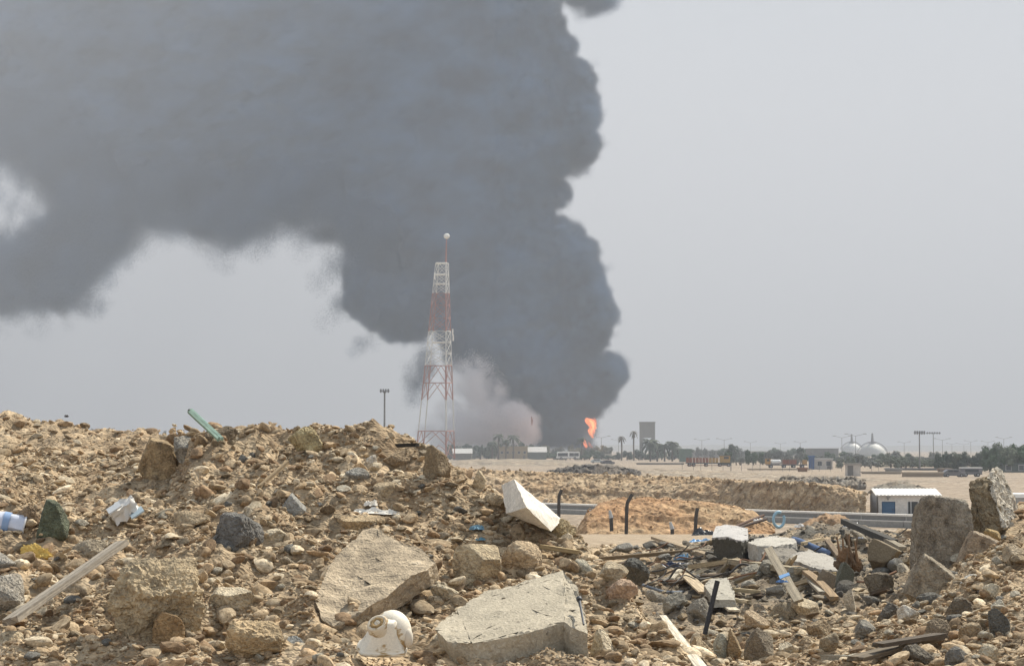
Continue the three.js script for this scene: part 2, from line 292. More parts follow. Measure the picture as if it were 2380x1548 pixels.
// ---------------------------------------------------------------- smoke and fire
{
  const D = 1120, M = D / F, DD = (x) => D + 780 * clamp((1150 - x) / 1150, 0, 1.3); // the plume drifts left and away
  const poly = [[-420, -260], [1290, -260], [1300, -60], [1300, 50], [1335, 130], [1366, 170], [1380, 230], [1380, 320], [1362, 366], [1312, 396], [1286, 414], [1305, 462], [1270, 488], [1290, 510], [1335, 526], [1378, 575], [1408, 660], [1428, 742], [1400, 795], [1394, 832], [1428, 850], [1446, 880], [1432, 908], [1402, 945], [1378, 968], [1374, 1000], [1372, 1050], [1250, 1050], [1242, 1005], [1205, 972], [1160, 958], [1138, 935], [1134, 868], [1096, 854], [1050, 850], [1034, 800], [1008, 742], [985, 762], [940, 790], [872, 762], [840, 722], [812, 716], [790, 655], [806, 575], [790, 546], [740, 520], [700, 536], [640, 532], [600, 548], [540, 572], [480, 562], [420, 526], [330, 530], [292, 584], [232, 646], [170, 692], [80, 706], [0, 722], [-120, 735], [-420, 780]];
  const hole = (x, y) => Math.hypot((x + 10) / 120, (y - 470) / 95);
  const soft = (x, y) => (x < 800 ? 1 : x < 1000 && y > 480 && y < 620 ? 1 : 0.12);   // 1 where the edge is torn and thin
  const r = rngOf(101), lobes = [];
  function polySd(x, y) {
    let m = 1e9, inside = false;
    for (let i = 0, j = poly.length - 1; i < poly.length; j = i++) {
      const [ax, ay] = poly[j], [bx, by] = poly[i], dx = bx - ax, dy = by - ay, t = clamp(((x - ax) * dx + (y - ay) * dy) / (dx * dx + dy * dy), 0, 1);
      m = Math.min(m, Math.hypot(x - ax - t * dx, y - ay - t * dy));
      if ((ay > y) !== (by > y) && x < (bx - ax) * (y - ay) / (by - ay) + ax) inside = !inside;
    }
    return inside ? m : -m;
  }
  for (let i = 0; i < poly.length; i++) { // billows along the firm edges
    const [ax, ay] = poly[i], [bx, by] = poly[(i + 1) % poly.length], L = Math.hypot(bx - ax, by - ay);
    for (let s = 0; s < L; s += 19) {
      const x = lerp(ax, bx, s / L), y = lerp(ay, by, s / L);
      if (soft(x, y) > 0.5 || y < -80 || y > 1030) continue;
      const nx = (by - ay) / L, ny = -(bx - ax) / L, rad = 10 + 36 * r() ** 1.8, ins = rad * (0.35 + 0.5 * r());
      lobes.push([x - nx * ins, y - ny * ins, rad]);
    }
  }
  const X0 = -400, Y0 = -240, ST = 6, GX = 316, GY = 218, sd = new Float32Array(GX * GY);
  for (let j = 0; j < GY; j++) for (let i = 0; i < GX; i++) {
    const x = X0 + i * ST, y = Y0 + j * ST;
    let s = polySd(x, y);
    if (s < 60) for (const [lx, ly, lr] of lobes) { const q = lr - Math.hypot(x - lx, y - ly); if (q > s) s = q; }
    const w = soft(x, y);
    s += w * 26 * fbm(x / 90, y / 70, 3, 4) + (1 - w) * 4 * fbm(x / 30, y / 26, 8, 3);
    sd[j * GX + i] = Math.min(s, (hole(x, y) - 1) * 90);
  }
  const look = (x, y) => { const fx = clamp((x - X0) / ST, 0, GX - 1.01), fy = clamp((y - Y0) / ST, 0, GY - 1.01), i = fx | 0, j = fy | 0, u = fx - i, v = fy - j, k = j * GX + i; return lerp(lerp(sd[k], sd[k + 1], u), lerp(sd[k + GX], sd[k + GX + 1], u), v); };
  function cell(x, y, s, z) { // rounded bumps, 0..1
    const cx = Math.floor(x / s), cy = Math.floor(y / s); let best = 9;
    for (let a = -1; a < 2; a++) for (let b = -1; b < 2; b++) { const h = rngOf((cx + a) * 7919 + (cy + b) * 104729 + z), q = Math.hypot(cx + a + h() - x / s, cy + b + h() - y / s); if (q < best) best = q; }
    return Math.sqrt(Math.max(0, 1 - best * best));
  }
  const thick = (x, y, s) => {
    const Rr = 80, q = clamp(s, 0, Rr), t = Math.sqrt(q * (2 * Rr - q)), right = clamp((x - 700) / 350, 0, 1), e = clamp(s / 22, 0, 1);
    return t + e * (right * (64 * cell(x + 30 * fbm(x / 90, y / 90, 1, 2), y, 150, 1) + 34 * cell(x, y + 14 * fbm(x / 50, y / 50, 3, 2), 64, 2) + 13 * cell(x, y, 27, 3)) + (1 - right) * (90 * fbm(x / 230, y / 150, 5, 4) + 22 * cell(x + 40 * fbm(x / 120, y / 90, 7, 2), y, 110, 4)) + 16 * fbm(x / 160, y / 160, 9, 3));
  };
  // the dense body
  const pos = [], idx = [], tone = [], id = [new Map(), new Map()];
  const vert = (i, j, f) => {
    const key = j * GX + i; if (id[f].has(key)) return id[f].get(key);
    const x = X0 + i * ST, y = Y0 + j * ST, s = sd[key] - 2, z = (f ? -1 : 1) * thick(x, y, s), p = at(x, y, DD(x) - z * M * DD(x) / D), n = pos.length / 3;
    pos.push(p.x, p.y, p.z); { const v = 0.062 * (1 + 0.9 * fbm(x / 190, y / 120, 21, 4) + 0.2 * fbm(x / 40, y / 34, 25, 3)); tone.push(v * 0.55, v * 1.15, v * 2.05); } id[f].set(key, n); return n;
  };
  for (let j = 0; j < GY - 1; j++) for (let i = 0; i < GX - 1; i++) {
    const k = j * GX + i, c = [sd[k], sd[k + 1], sd[k + GX], sd[k + GX + 1]], x = X0 + i * ST, y = Y0 + j * ST, lim = soft(x, y) > 0.5 ? 34 + 26 * fbm(x / 55, y / 45, 12, 3) : 10 + 4 * fbm(x / 40, y / 40, 14, 3);
    if (Math.min(...c) < lim) continue;
    for (const f of [0, 1]) { const a = vert(i, j, f), b = vert(i + 1, j, f), cc = vert(i, j + 1, f), d = vert(i + 1, j + 1, f); if (f) idx.push(a, b, cc, b, d, cc); else idx.push(a, cc, b, b, cc, d); }
  }
  const body = new THREE.BufferGeometry(); body.setAttribute('position', new THREE.Float32BufferAttribute(pos, 3)); body.setAttribute('color', new THREE.Float32BufferAttribute(tone, 3)); body.setIndex(idx); body.computeVertexNormals();
  const plume = thing('smoke_plume', 'huge dark grey smoke plume rising from the fire and drifting left across the sky', 'smoke');
  plume.userData.kind = 'thing';
  const soot = new THREE.MeshStandardMaterial({ color: rgb(0.07, 0.135, 0.225), roughness: 1 }), sootBody = new THREE.MeshStandardMaterial({ vertexColors: true, roughness: 1 });
  part('smoke_body', body, sootBody, plume);
  // torn outskirts: soot flakes thinning outwards
  function puffGeo(n, size, seed) {
    const q = rngOf(seed), p = [];
    for (let i = 0; i < n; i++) {
      let x, y, z; do { x = q() * 2 - 1; y = q() * 2 - 1; z = q() * 2 - 1; } while (x * x + y * y + z * z > 1);
      const L = Math.hypot(x, y, z), k = L ** 0.5; x *= k; y *= k; z *= k;
      const a = V(q() - 0.5, q() - 0.5, q() - 0.5).normalize(), b = V(q() - 0.5, q() - 0.5, q() - 0.5).cross(a).normalize(), c = size * (0.6 + 0.8 * q());
      for (let m = 0; m < 3; m++) { const t = m * 2.094; p.push(x + c * (a.x * Math.cos(t) + b.x * Math.sin(t)), y + c * (a.y * Math.cos(t) + b.y * Math.sin(t)), z + c * (a.z * Math.cos(t) + b.z * Math.sin(t))); }
    }
    const g = new THREE.BufferGeometry(); g.setAttribute('position', new THREE.Float32BufferAttribute(p, 3)); g.computeVertexNormals(); return g;
  }
  const tint = new THREE.Color();
  function cloudOf(name, geo, mat, list, parent) {
    const m = shade(new THREE.InstancedMesh(geo, mat, list.length)), q = new THREE.Quaternion(), e = new THREE.Euler(), mm = new THREE.Matrix4();
    list.forEach(([x, y, z, rad, dd], i) => { e.set(r() * 6, r() * 6, r() * 6); const S = (dd ?? DD(x)) / D; mm.compose(at(x, y, S * (D - z * M)), q.setFromEuler(e), V(rad * M * S, rad * M * S, rad * M * S)); m.setMatrixAt(i, mm); if (parent === plume) m.setColorAt(i, tint.setScalar(1 + 0.75 * fbm(x / 150, y / 110, 31, 4) + 0.2 * (r() - 0.5))); });
    m.name = name; m.userData.kind = 'stuff'; parent.add(m); return m;
  }
  const firm = [], torn = [], thin = [];
  for (let n = 0; n < 620000; n++) {
    const x = -380 + r() * 1860, y = -200 + r() * 1240, s = look(x, y), w = soft(x, y);
    if (s < -60 || s > 150) continue;
    const t = Math.sqrt(clamp(s + 4, 1, 80) * 160) , z = (r() * 2 - 1) * t;
    if (w < 0.5) { const pr = s < 4 ? 0.75 * Math.exp((s - 4) / 2.6) : s < 30 ? 0.75 : 0.3; if (s > -12 && s < 95 && r() < pr * clamp((95 - s) / 60, 0, 1)) firm.push([x, y, s > 6 && r() < 0.8 ? thick(x, y, s - 2) * (0.92 + 0.2 * r()) : z * 0.8, 7 + 7 * r()]); }
    else { const pr = s < 4 ? 0.13 * Math.exp((s - 4) / 15) : 0.13 + 0.5 * clamp((s - 4) / 40, 0, 1); if (r() < pr * 0.34 * clamp((150 - s) / 80, 0, 1)) torn.push([x, y, (s > 34 ? thick(x, y, s - 2) * (0.92 + 0.2 * r()) : z * 0.6), 17 + 22 * r()]); }
  }
  // the paler window at the left edge, still veiled with thin smoke
  for (let n = 0; n < 620; n++) { const x = -160 + r() * 290, y = 360 + r() * 220, h = hole(x, y), k = 0.25 + 0.6 * clamp((h - 0.3), 0, 1) + 0.4 * fbm(x / 60, y / 50, 2, 3); if (h < 1.35 && r() < k) torn.push([x, y, r() * 60, 14 + 12 * r()]); }
  // loose shreds: off the lower left edge, over the top right corner, left of the tower
  const shred = (cx, cy, rx, ry, n, lean = 0) => { for (let i = 0; i < n; i++) { const a = (r() + r() + r() - 1.5) / 1.5, b = (r() + r() + r() - 1.5) / 1.5, x = cx + a * rx + lean * b * ry, y = cy + b * ry; if (fbm(x / 22, y / 22, 6, 3) > -0.12) thin.push([x, y, r() * 30, 12 + 13 * r()]); } };
  shred(1390, 8, 60, 34, 330, -0.6); shred(1345, -10, 70, 30, 300); shred(838, 805, 46, 36, 26); shred(140, 705, 130, 40, 300); shred(1290, 415, 26, 40, 90); shred(1330, 392, 44, 24, 120); shred(985, 860, 30, 70, 90); shred(968, 890, 34, 70, 90); shred(960, 775, 40, 26, 80, 0.5); shred(760, 545, 60, 26, 160); for (let i = 0; i < 26; i++) thin.push([1360 + 26 * r(), 985 + 60 * r(), 0, 9 + 8 * r(), 1020]); shred(1275, 500, 30, 22, 60);
  const coarse = puffGeo(1000, 0.0175, 8);
  cloudOf('smoke_wisps', coarse, soot, firm, plume);
  cloudOf('smoke_wisps', coarse, soot, torn, plume);
  cloudOf('smoke_wisps', puffGeo(600, 0.022, 9), soot, thin, plume);
  console.log('puffs', firm.length, torn.length, thin.length);
  // pale smoke at the foot
  const pale = [];
  const paleBody = [[1075, 985, 62, 66, 330], [1105, 930, 55, 74, 330], [1092, 880, 46, 44, 150], [1150, 985, 54, 44, 380], [1200, 985, 38, 32, 560], [1216, 1000, 27, 24, 380], [1130, 1010, 96, 24, 400], [1050, 1015, 66, 22, 150]];
  for (const [cx, cy, rx, ry, n] of paleBody) for (let i = 0; i < n; i++) { const a = r() * 6.283, k = 1.25 * r(), x = cx + Math.cos(a) * rx * k, y = cy + Math.sin(a) * ry * k; if (fbm(x / 30, y / 30, 4, 3) > -0.25) if (r() < 0.75) pale.push([x, y, (r() - 0.5) * 60, 11 + 13 * r(), 1050]); }
  const ps = thing('smoke_plume', 'small pale grey smoke drifting left from the foot of the fire, behind the lattice tower', 'smoke');
  cloudOf('smoke_wisps', puffGeo(620, 0.026, 12), new THREE.MeshPhysicalMaterial({ color: rgb(0.88, 0.88, 0.9), roughness: 1, transmission: 0.5, thickness: 0 }), pale, ps);
  // fire
  const fire = thing('fire', 'orange flames burning at the right foot of the dark smoke plume', 'fire');
  const glow = (c, k) => new THREE.MeshStandardMaterial({ color: 0x000000, emissive: rgb(...c), emissiveIntensity: k, roughness: 1 });
  function tongue(pts, z, mat, parent) { // a column of fire: [x, y, radius] from foot to tip
    const seg = 14, P = [], I = []; let rows = 0;
    for (let i = 0; i < pts.length - 1; i++) for (let s = 0; s < 6; s++) {
      const t = s / 6, a = pts[i], b = pts[i + 1], x = lerp(a[0], b[0], t), y = lerp(a[1], b[1], t), rad = lerp(a[2], b[2], t) * 0.82;
      for (let k = 0; k <= seg; k++) { const an = k / seg * 6.2832, rr = rad * (1 + 0.75 * fbm(Math.cos(an) * 1.6 + x * 0.1, y / 5, Math.sin(an) * 1.6, 3)), p = at(x + Math.cos(an) * rr, y, D - 90 - (z + Math.sin(an) * rr) * M); P.push(p.x, p.y, p.z); }
      if (rows) for (let k = 0; k < seg; k++) { const o = (rows - 1) * (seg + 1) + k; I.push(o, o + 1, o + seg + 2, o, o + seg + 2, o + seg + 1); }
      rows++;
    }
    const g = new THREE.BufferGeometry(); g.setAttribute('position', new THREE.Float32BufferAttribute(P, 3)); g.setIndex(I); g.computeVertexNormals();
    return part('flame', g, mat, parent);
  }
  const hot = glow([1.0, 0.24, 0.09], 0.95), core = glow([1, 0.36, 0.14], 1.25), deep = glow([1.0, 0.2, 0.08], 0.5);
  tongue([[1378, 1012, 1], [1379, 1004, 5], [1378, 996, 9], [1378, 986, 9], [1374, 978, 11], [1368, 974, 8], [1362, 971, 1]], 0, hot, fire);
  tongue([[1379, 1000, 1], [1379, 990, 4], [1376, 981, 4], [1370, 975, 0.6]], 14, core, fire); tongue([[1376, 1012, 0.6], [1375, 1003, 2.6], [1376, 996, 0.6]], 14, core, fire);
  tongue([[1370, 992, 1], [1370, 986, 5], [1366, 980, 6], [1360, 973, 1]], 8, hot, fire);
  tongue([[1378, 1018, 2], [1374, 1008, 6], [1372, 1000, 7], [1376, 992, 3]], 4, hot, fire);
  tongue([[1383, 1000, 1], [1384, 988, 3.5], [1384, 978, 3], [1380, 970, 0.5]], -4, deep, fire);
  tongue([[1366, 1046, 1], [1362, 1036, 5], [1358, 1026, 4], [1357, 1016, 0.5]], 6, hot, fire);
  tongue([[1374, 1050, 1], [1374, 1040, 5], [1370, 1032, 3], [1368, 1026, 0.5]], 4, deep, fire);
  tongue([[1236, 990, 0.5], [1237, 978, 2.4], [1235, 966, 0.5]], 20, glow([1, 0.2, 0.1], 0.12), fire);
  const fl = new THREE.PointLight(rgb(1, 0.4, 0.15), 1200); fl.name = 'fire_glow'; fl.position.copy(at(1374, 990, D - 110)); fl.castShadow = true; fl.shadow.radius = 200; fire.add(fl);
}

// ---------------------------------------------------------------- far things
const spot = (px, d, lift = 0) => { const p = at(px, 1042, d); return V(p.x, plainY(p.x, p.z) + lift, p.z); };
const mpp = (d) => d / F;
{ // lattice tower
  const D = 700, m = mpp(D), g = thing('lattice_tower', 'tall red and white banded lattice tower with a small dish at its tip', 'tower');
  const red = std(rgb(0.33, 0.16, 0.13)), white = std(rgb(0.56, 0.56, 0.54)), bright = std(rgb(0.8, 0.78, 0.72));
  // four legs: [px foot, px waist, px head, metres nearer or farther]
  const legs = [[968, 1009, 1012, 3], [984, 1014, 1020, -9], [1056, 1046, 1042, -3], [1036.5, 1038, 1036, 9]];
  const rows = [1066, 1035, 1002, 972, 930, 890, 850, 822, 796, 770, 740, 710, 682, 660, 638, 612];
  const colAt = (py) => (py > 1003 ? red : py > 928 ? white : py > 838 ? red : py > 768 ? white : py > 680 ? red : white);
  const P = (k, py) => { const [a, , c, dz] = legs[k], t = (1042 - py) / (1042 - 612); return at(lerp(a, c, t), py, D - dz * lerp(1, 0.36, t)); };
  const rad = (k, py) => (k === 3 ? 0.34 : 0.22) * (py < 850 ? 0.7 : 1);
  const put = (mat, geo, name) => part(name, geo, mat, g);
  for (let i = 0; i < rows.length - 1; i++) {
    const a = rows[i], b = rows[i + 1], mat = colAt((a + b) / 2), big = a > 850;
    for (let k = 0; k < 4; k++) part('leg', bar(P(k, a), P(k, b), rad(k, a), rad(k, b), 5), mat, g);
    for (const [p, q] of [[0, 3], [3, 2], [2, 1], [1, 0]]) {
      const r = big ? 0.12 : 0.1, A = P(p, a), B = P(q, a), A2 = P(p, b), B2 = P(q, b);
      if (big) { const mid = A2.clone().lerp(B2, 0.5); if (i !== 2 && i !== 3) { put(mat, bar(A, mid, r, r, 4), 'brace'); put(mat, bar(B, mid, r, r, 4), 'brace'); } if (i === 1 || i === 4 || i === 5) put(mat, bar(A2, B2, r * 1.5, r * 1.5, 4), 'crossbar'); }
      else { put(mat, bar(A, B2, r, r, 4), 'brace'); put(mat, bar(B, A2, r, r, 4), 'brace'); put(mat, bar(A2, B2, r * 1.3, r * 1.3, 4), 'crossbar'); }
    }
  }
  for (const py of [796, 638, 660, 612]) { const c = at((P(0, py).x / -P(0, py).z * F + W / 2 + P(2, py).x / -P(2, py).z * F + W / 2) / 2, py, D); part('platform', box(26 * m * (py > 700 ? 1.15 : 1), 0.35, 4, c.x, c.y, c.z), bright, g); }
  part('mast', bar(at(1036, 614, D), at(1037.5, 556, D), 0.42, 0.2, 6), red, g);
  const head = at(1038, 549, D); part('dish', move(new THREE.SphereGeometry(1.15, 14, 10).scale(1, 0.9, 0.8), head.x, head.y, head.z), bright, g); part('dish_bracket', bar(at(1037.5, 557, D), at(1041, 548, D), 0.12, 0.12, 5), white, g);
  for (const [x, y] of [[1052, 772], [1053, 785], [1010, 642]]) { const q = at(x, y, D - 3); part('antenna', box(0.5, 2.4, 0.5, q.x, q.y, q.z), bright, g); }
}
function mast(name, label, cat, px, pyTop, d, headW, headH, r, n, group) {
  const g = thing(name, label, cat, spot(px, d), 0, group), hgt = heightAt(pyTop, d) - g.position.y, m = mpp(d), grey = std(rgb(0.2, 0.2, 0.2), { metalness: 0.3, roughness: 0.6 });
  part('pole', bar(V(0, 0, 0), V(0, hgt, 0), r, r * 0.7, 8), grey, g);
  part('head_frame', box(headW * m, 0.12, 0.5, 0, hgt, 0), grey, g);
  for (let i = 0; i < n; i++) for (const s of headH > 6 ? [-1, 1] : [0]) { const x = (i - (n - 1) / 2) / n * headW * m; const q = part('floodlight', new THREE.CylinderGeometry(headW * m / n * 0.42, headW * m / n * 0.3, headW * m / n * 0.6, 8).rotateX(1.1), grey, g); q.position.set(x, hgt + s * headH * m * 0.25, 0.3); }
  return g;
}
mast('light_mast', 'floodlight mast rising behind the left mound, left of the lattice tower', 'light mast', 893, 909, 430, 23, 8, 0.26, 4);
mast('light_mast', 'tall mast with a wide double row of floodlights, right of the two storage spheres', 'light mast', 2138.7, 1006, 490, 27, 8, 0.2, 5);
mast('light_mast', 'thin mast with a single wide row of lamps, right of the floodlight mast', 'light mast', 2171, 1007, 820, 34, 4, 0.2, 6);
{ // twin-arm road lamps far behind
  const d0 = 1300, grey = std(rgb(0.22, 0.22, 0.22));
  const g = thing('street_lamp', 'thin twin-armed road lamp standing in the haze along the horizon', 'street lamp', spot(2103, d0), 0, 'twin-armed road lamps along the horizon');
  part('pole', bar(V(0, 0, 0), V(0, 9, 0), 0.17, 0.12, 6), grey, g);
  for (const s of [-1, 1]) { part('arm', bar(V(0, 9, 0), V(s * 3.4, 9.8, 0), 0.09, 0.07, 5), grey, g); part('lamp_head', box(1.3, 0.26, 0.5, s * 3.9, 9.9, 0), grey, g); }
  for (const [px, top, d, s] of [[1861, 1026, 1250, 1.15], [1990, 1008, 1150, 1.5], [2192, 1019, 1250, 1.25], [2214, 1030, 1400, 1], [2242, 1031, 1400, 1], [2258, 1024, 1400, 1.1], [2298, 1025, 1400, 1.1], [1632, 1020, 1300, 1.2], [1684, 1019, 1300, 1.2], [1398, 1013, 1300, 1.2], [1438, 1021, 1400, 1], [1745, 1026, 1450, 1.1], [1815, 1029, 1450, 1], [2335, 1016, 1400, 1.2], [1958, 1013, 1250, 1.3]]) copyOf(g, 'street_lamp', spot(px, d), (px % 7) * 0.1 - 0.3, (heightAt(top, d) - spot(px, d).y) / 10);
}
{ // concrete water tank on legs
  const d = 900, m = mpp(d), g = thing('water_tower', 'square concrete water tank on tall legs with an arched opening, right of the fire', 'water tower', spot(1505, d)), w = 34 * m, by = heightAt(1018, d) - g.position.y, ty = heightAt(983, d) - g.position.y, c = concMat([0.33, 0.34, 0.34]);
  part('tank', boxUV(box(w, ty - by, w, 0, (ty + by) / 2, 0)), c, g);
  part('parapet', boxUV(box(w + 0.4, 0.5, w + 0.4, 0, ty + 0.2, 0)), c, g);
  for (const sx of [-1, 1]) for (const sz of [-1, 1]) part('leg', boxUV(box(1.2, by - 0.02, 1.2, sx * (w / 2 - 0.6), by / 2, sz * (w / 2 - 0.6))), c, g);
  for (const sx of [-1, 1]) part('arch_corner', boxUV(new THREE.CylinderGeometry(0.02, 1.4, 1.5, 4).translate(sx * (w / 2 - 1.6), by - 0.78, w / 2 - 0.6)), c, g);
}
{ // two storage spheres
  const sphere = (px, pyTop, r, d, label, shadeC) => {
    const g = thing('storage_sphere', label, 'storage tank', spot(px, d), 0), m = mpp(d), R = r * m, cy = heightAt(pyTop, d) - R - g.position.y, c = std(rgb(...shadeC), { roughness: 0.6 }), grey = std(rgb(0.2, 0.2, 0.21));
    part('shell', move(new THREE.SphereGeometry(R, 40, 28), 0, cy, 0), c, g);
    for (let i = 0; i < 10; i++) { const a = i / 10 * 6.283; part('leg', bar(V(Math.cos(a) * R, 0, Math.sin(a) * R), V(Math.cos(a) * R, cy, Math.sin(a) * R), 0.3, 0.3, 6), grey, g); }
    const rail = []; for (let i = -14; i <= 14; i++) { const a = i / 14 * 1.15, p = V(Math.sin(a) * (R + 0.2), cy + Math.cos(a) * (R + 0.2), 0); rail.push(bar(p, p.clone().add(V(Math.sin(a) * 1.1, Math.cos(a) * 1.1, 0)), 0.16, 0.16, 4)); if (i < 14) { const b = (i + 1) / 14 * 1.15; rail.push(bar(V(Math.sin(a) * (R + 1.2), cy + Math.cos(a) * (R + 1.2), 0), V(Math.sin(b) * (R + 1.2), cy + Math.cos(b) * (R + 1.2), 0), 0.2, 0.2, 4)); } }
    part('stair_rail', merge(rail), grey, g);
    part('platform', move(new THREE.CylinderGeometry(2.4, 2.4, 0.7, 12), 0, cy + R + 0.5, 0), grey, g);
    part('vent_stack', bar(V(0, cy + R, 0), V(0, cy + R + 7, 0), 1.1, 0.55, 8), grey, g);
  };
  sphere(1981, 1030, 25, 1500, 'smaller pale spherical storage tank with a vent on top, left of the pair', [0.62, 0.62, 0.59]);
  sphere(2029, 1031, 34, 1300, 'larger pale spherical storage tank with a vent stack, right of the pair', [0.5, 0.5, 0.47]);
}
// buildings
function building(name, label, px0, px1, pyTop, d, depth, color, o = {}) {
  const p = spot((px0 + px1) / 2, d), g = thing(name, label, 'building', p, o.turn ?? 0), w = (px1 - px0) * mpp(d), h = heightAt(pyTop, d) - p.y, c = concMat(color);
  part('wall', boxUV(box(w, h, depth, 0, h / 2, -depth / 2), 0.3), c, g);
  const rc = std(rgb(...(o.roof ?? color.map((x) => x * 0.9))));
  if (o.gable) {
    const s = new THREE.Shape([new THREE.Vector2(-depth / 2 - 0.3, 0), new THREE.Vector2(depth / 2 + 0.3, 0), new THREE.Vector2(0, o.gable)]);
    const rg = new THREE.ExtrudeGeometry(s, { depth: w + 0.5, bevelEnabled: false }).rotateY(Math.PI / 2).translate(-w / 2 - 0.25, h, -depth / 2); part('roof', rg, rc, g);
  } else part('roof', box(w + 0.4, 0.3, depth + 0.4, 0, h + 0.152, -depth / 2), rc, g);
  const n = o.windows ?? 0;
  for (let i = 0; i < n; i++) { const x = (i + 0.5) / n * w - w / 2, f = part('window', box(1.3, 1.3, 0.1, x, h * 0.58, 0.055), std(rgb(0.45, 0.44, 0.42)), g); part('pane', box(1.05, 1.05, 0.06, x, h * 0.58, 0.085), std(rgb(0.05, 0.06, 0.07), { roughness: 0.2 }), f); }
  if (o.door) part('door', box(1.1, 2.1, 0.1, o.door * w, 1.05, 0.055), std(rgb(0.16, 0.15, 0.14)), g);
  return g;
}
building('low_building', 'tan flat-fronted low building behind the four palms', 1160, 1226, 1039, 880, 12, [0.42, 0.34, 0.23], { windows: 5, door: 0.38 });
building('gabled_shed', 'shed with a pale sloping roof, right of the tan low building', 1228, 1270, 1051, 880, 9, [0.16, 0.18, 0.17], { gable: 2.4, roof: [0.5, 0.48, 0.46] });
building('gabled_shed', 'shed with a pale sloping roof half hidden by bushes, left of the palms', 1052, 1096, 1054, 860, 9, [0.2, 0.19, 0.17], { gable: 2.2, roof: [0.48, 0.47, 0.45] });
building('long_building', 'long white flat-topped building far behind the foot of the lattice tower', 1040, 1092, 1022, 1350, 14, [0.6, 0.62, 0.62], { windows: 6 });
building('green_shed', 'green metal shed between the palm group and the drum lorry', 1582, 1608, 1045, 760, 6, [0.12, 0.18, 0.14], { door: 0.2 });
building('warehouse', 'long grey warehouse in the haze behind the drum lorry', 1612, 1690, 1048, 1150, 20, [0.33, 0.32, 0.31], { windows: 7 });
building('warehouse', 'pale low warehouse in the haze left of the grey block', 1735, 1875, 1050, 1250, 20, [0.42, 0.41, 0.39], { windows: 10 });
building('warehouse', 'big plain grey block standing left of the storage spheres', 1887, 1950, 1044, 820, 16, [0.24, 0.25, 0.26], { windows: 0 });
building('site_cabin', 'white cabin beside the tall blue box', 1896, 1936, 1068, 490, 4, [0.62, 0.6, 0.58], { windows: 2, door: 0.3, roof: [0.5, 0.5, 0.5] });
building('blue_cabin', 'narrow tall blue box beside the white cabin', 1882, 1893.5, 1062, 489, 1.3, [0.06, 0.13, 0.3], { roof: [0.07, 0.15, 0.32] });
building('hut', 'small white hut with a dark roof edge in front of the storage spheres', 1971, 2001, 1081, 375, 3, [0.62, 0.59, 0.56], { roof: [0.3, 0.28, 0.25], door: -0.3 });
building('boundary_wall', 'long pale wall in front of the tree belt, left of the big green trees', 2036, 2180, 1083, 545, 0.5, [0.62, 0.57, 0.44]);
building('block_row', 'low row of tan blocks on the sand left of the grey car', 2100, 2192, 1101, 362, 1.2, [0.4, 0.33, 0.25]);
building('low_building', 'dark low building at the right edge in front of the green trees', 2330, 2420, 1080, 415, 8, [0.12, 0.15, 0.14], { windows: 3 });
building('site_cabin', 'grey walled cabin with a white roof edge, right of the jagged block', 2300, 2450, 1157, 150, 3, [0.5, 0.51, 0.52], { roof: [0.85, 0.85, 0.82] });
building('white_wall', 'pale low wall glimpsed between the dead palms', 1385, 1420, 1057, 930, 1, [0.6, 0.58, 0.55]);
building('low_wall', 'low tan wall on the sand between the white hut and the row of tan blocks', 2004, 2095, 1099, 400, 0.4, [0.42, 0.36, 0.28]);
building('block_row', 'short stack of grey blocks in front of the long pale wall', 2060, 2096, 1092, 405, 1, [0.3, 0.3, 0.29]);
building('container', 'dull brown container between the tan blocks and the green trees', 2186, 2212, 1092, 395, 2.4, [0.26, 0.21, 0.17]);
building('container', 'small rust brown container below the lorry with the white tank', 1858, 1877, 1090, 430, 2.2, [0.28, 0.16, 0.1]);
building('low_wall', 'dark line of low wall below the long pale wall, left of the green trees', 2060, 2185, 1091, 470, 0.4, [0.15, 0.16, 0.17]);
building('low_wall', 'long low tan wall below the lorry with the white tank', 1740, 1884, 1092, 470, 0.4, [0.42, 0.35, 0.26]);
building('low_wall', 'grey line of low wall left of the drum lorry', 1480, 1590, 1078, 640, 0.4, [0.3, 0.28, 0.25]);
// thin posts of a wire fence across the sand
{ const g0 = thing('wire_fence_post', 'thin grey post of the wire fence strung across the sand below the lorries', 'fence post', spot(1700, 455), 0, 'thin posts of the wire fence below the lorries'); part('post', bar(V(0, 0, 0), V(0, 2.6, 0), 0.05, 0.05, 5), std(rgb(0.15, 0.15, 0.15)), g0); for (let i = 1; i < 22; i++) copyOf(g0, 'wire_fence_post', spot(1560 + i * 23 + (i % 3) * 3, 470 - i * 2), 0, 0.9 + 0.2 * ((i * 7) % 5) / 5); }
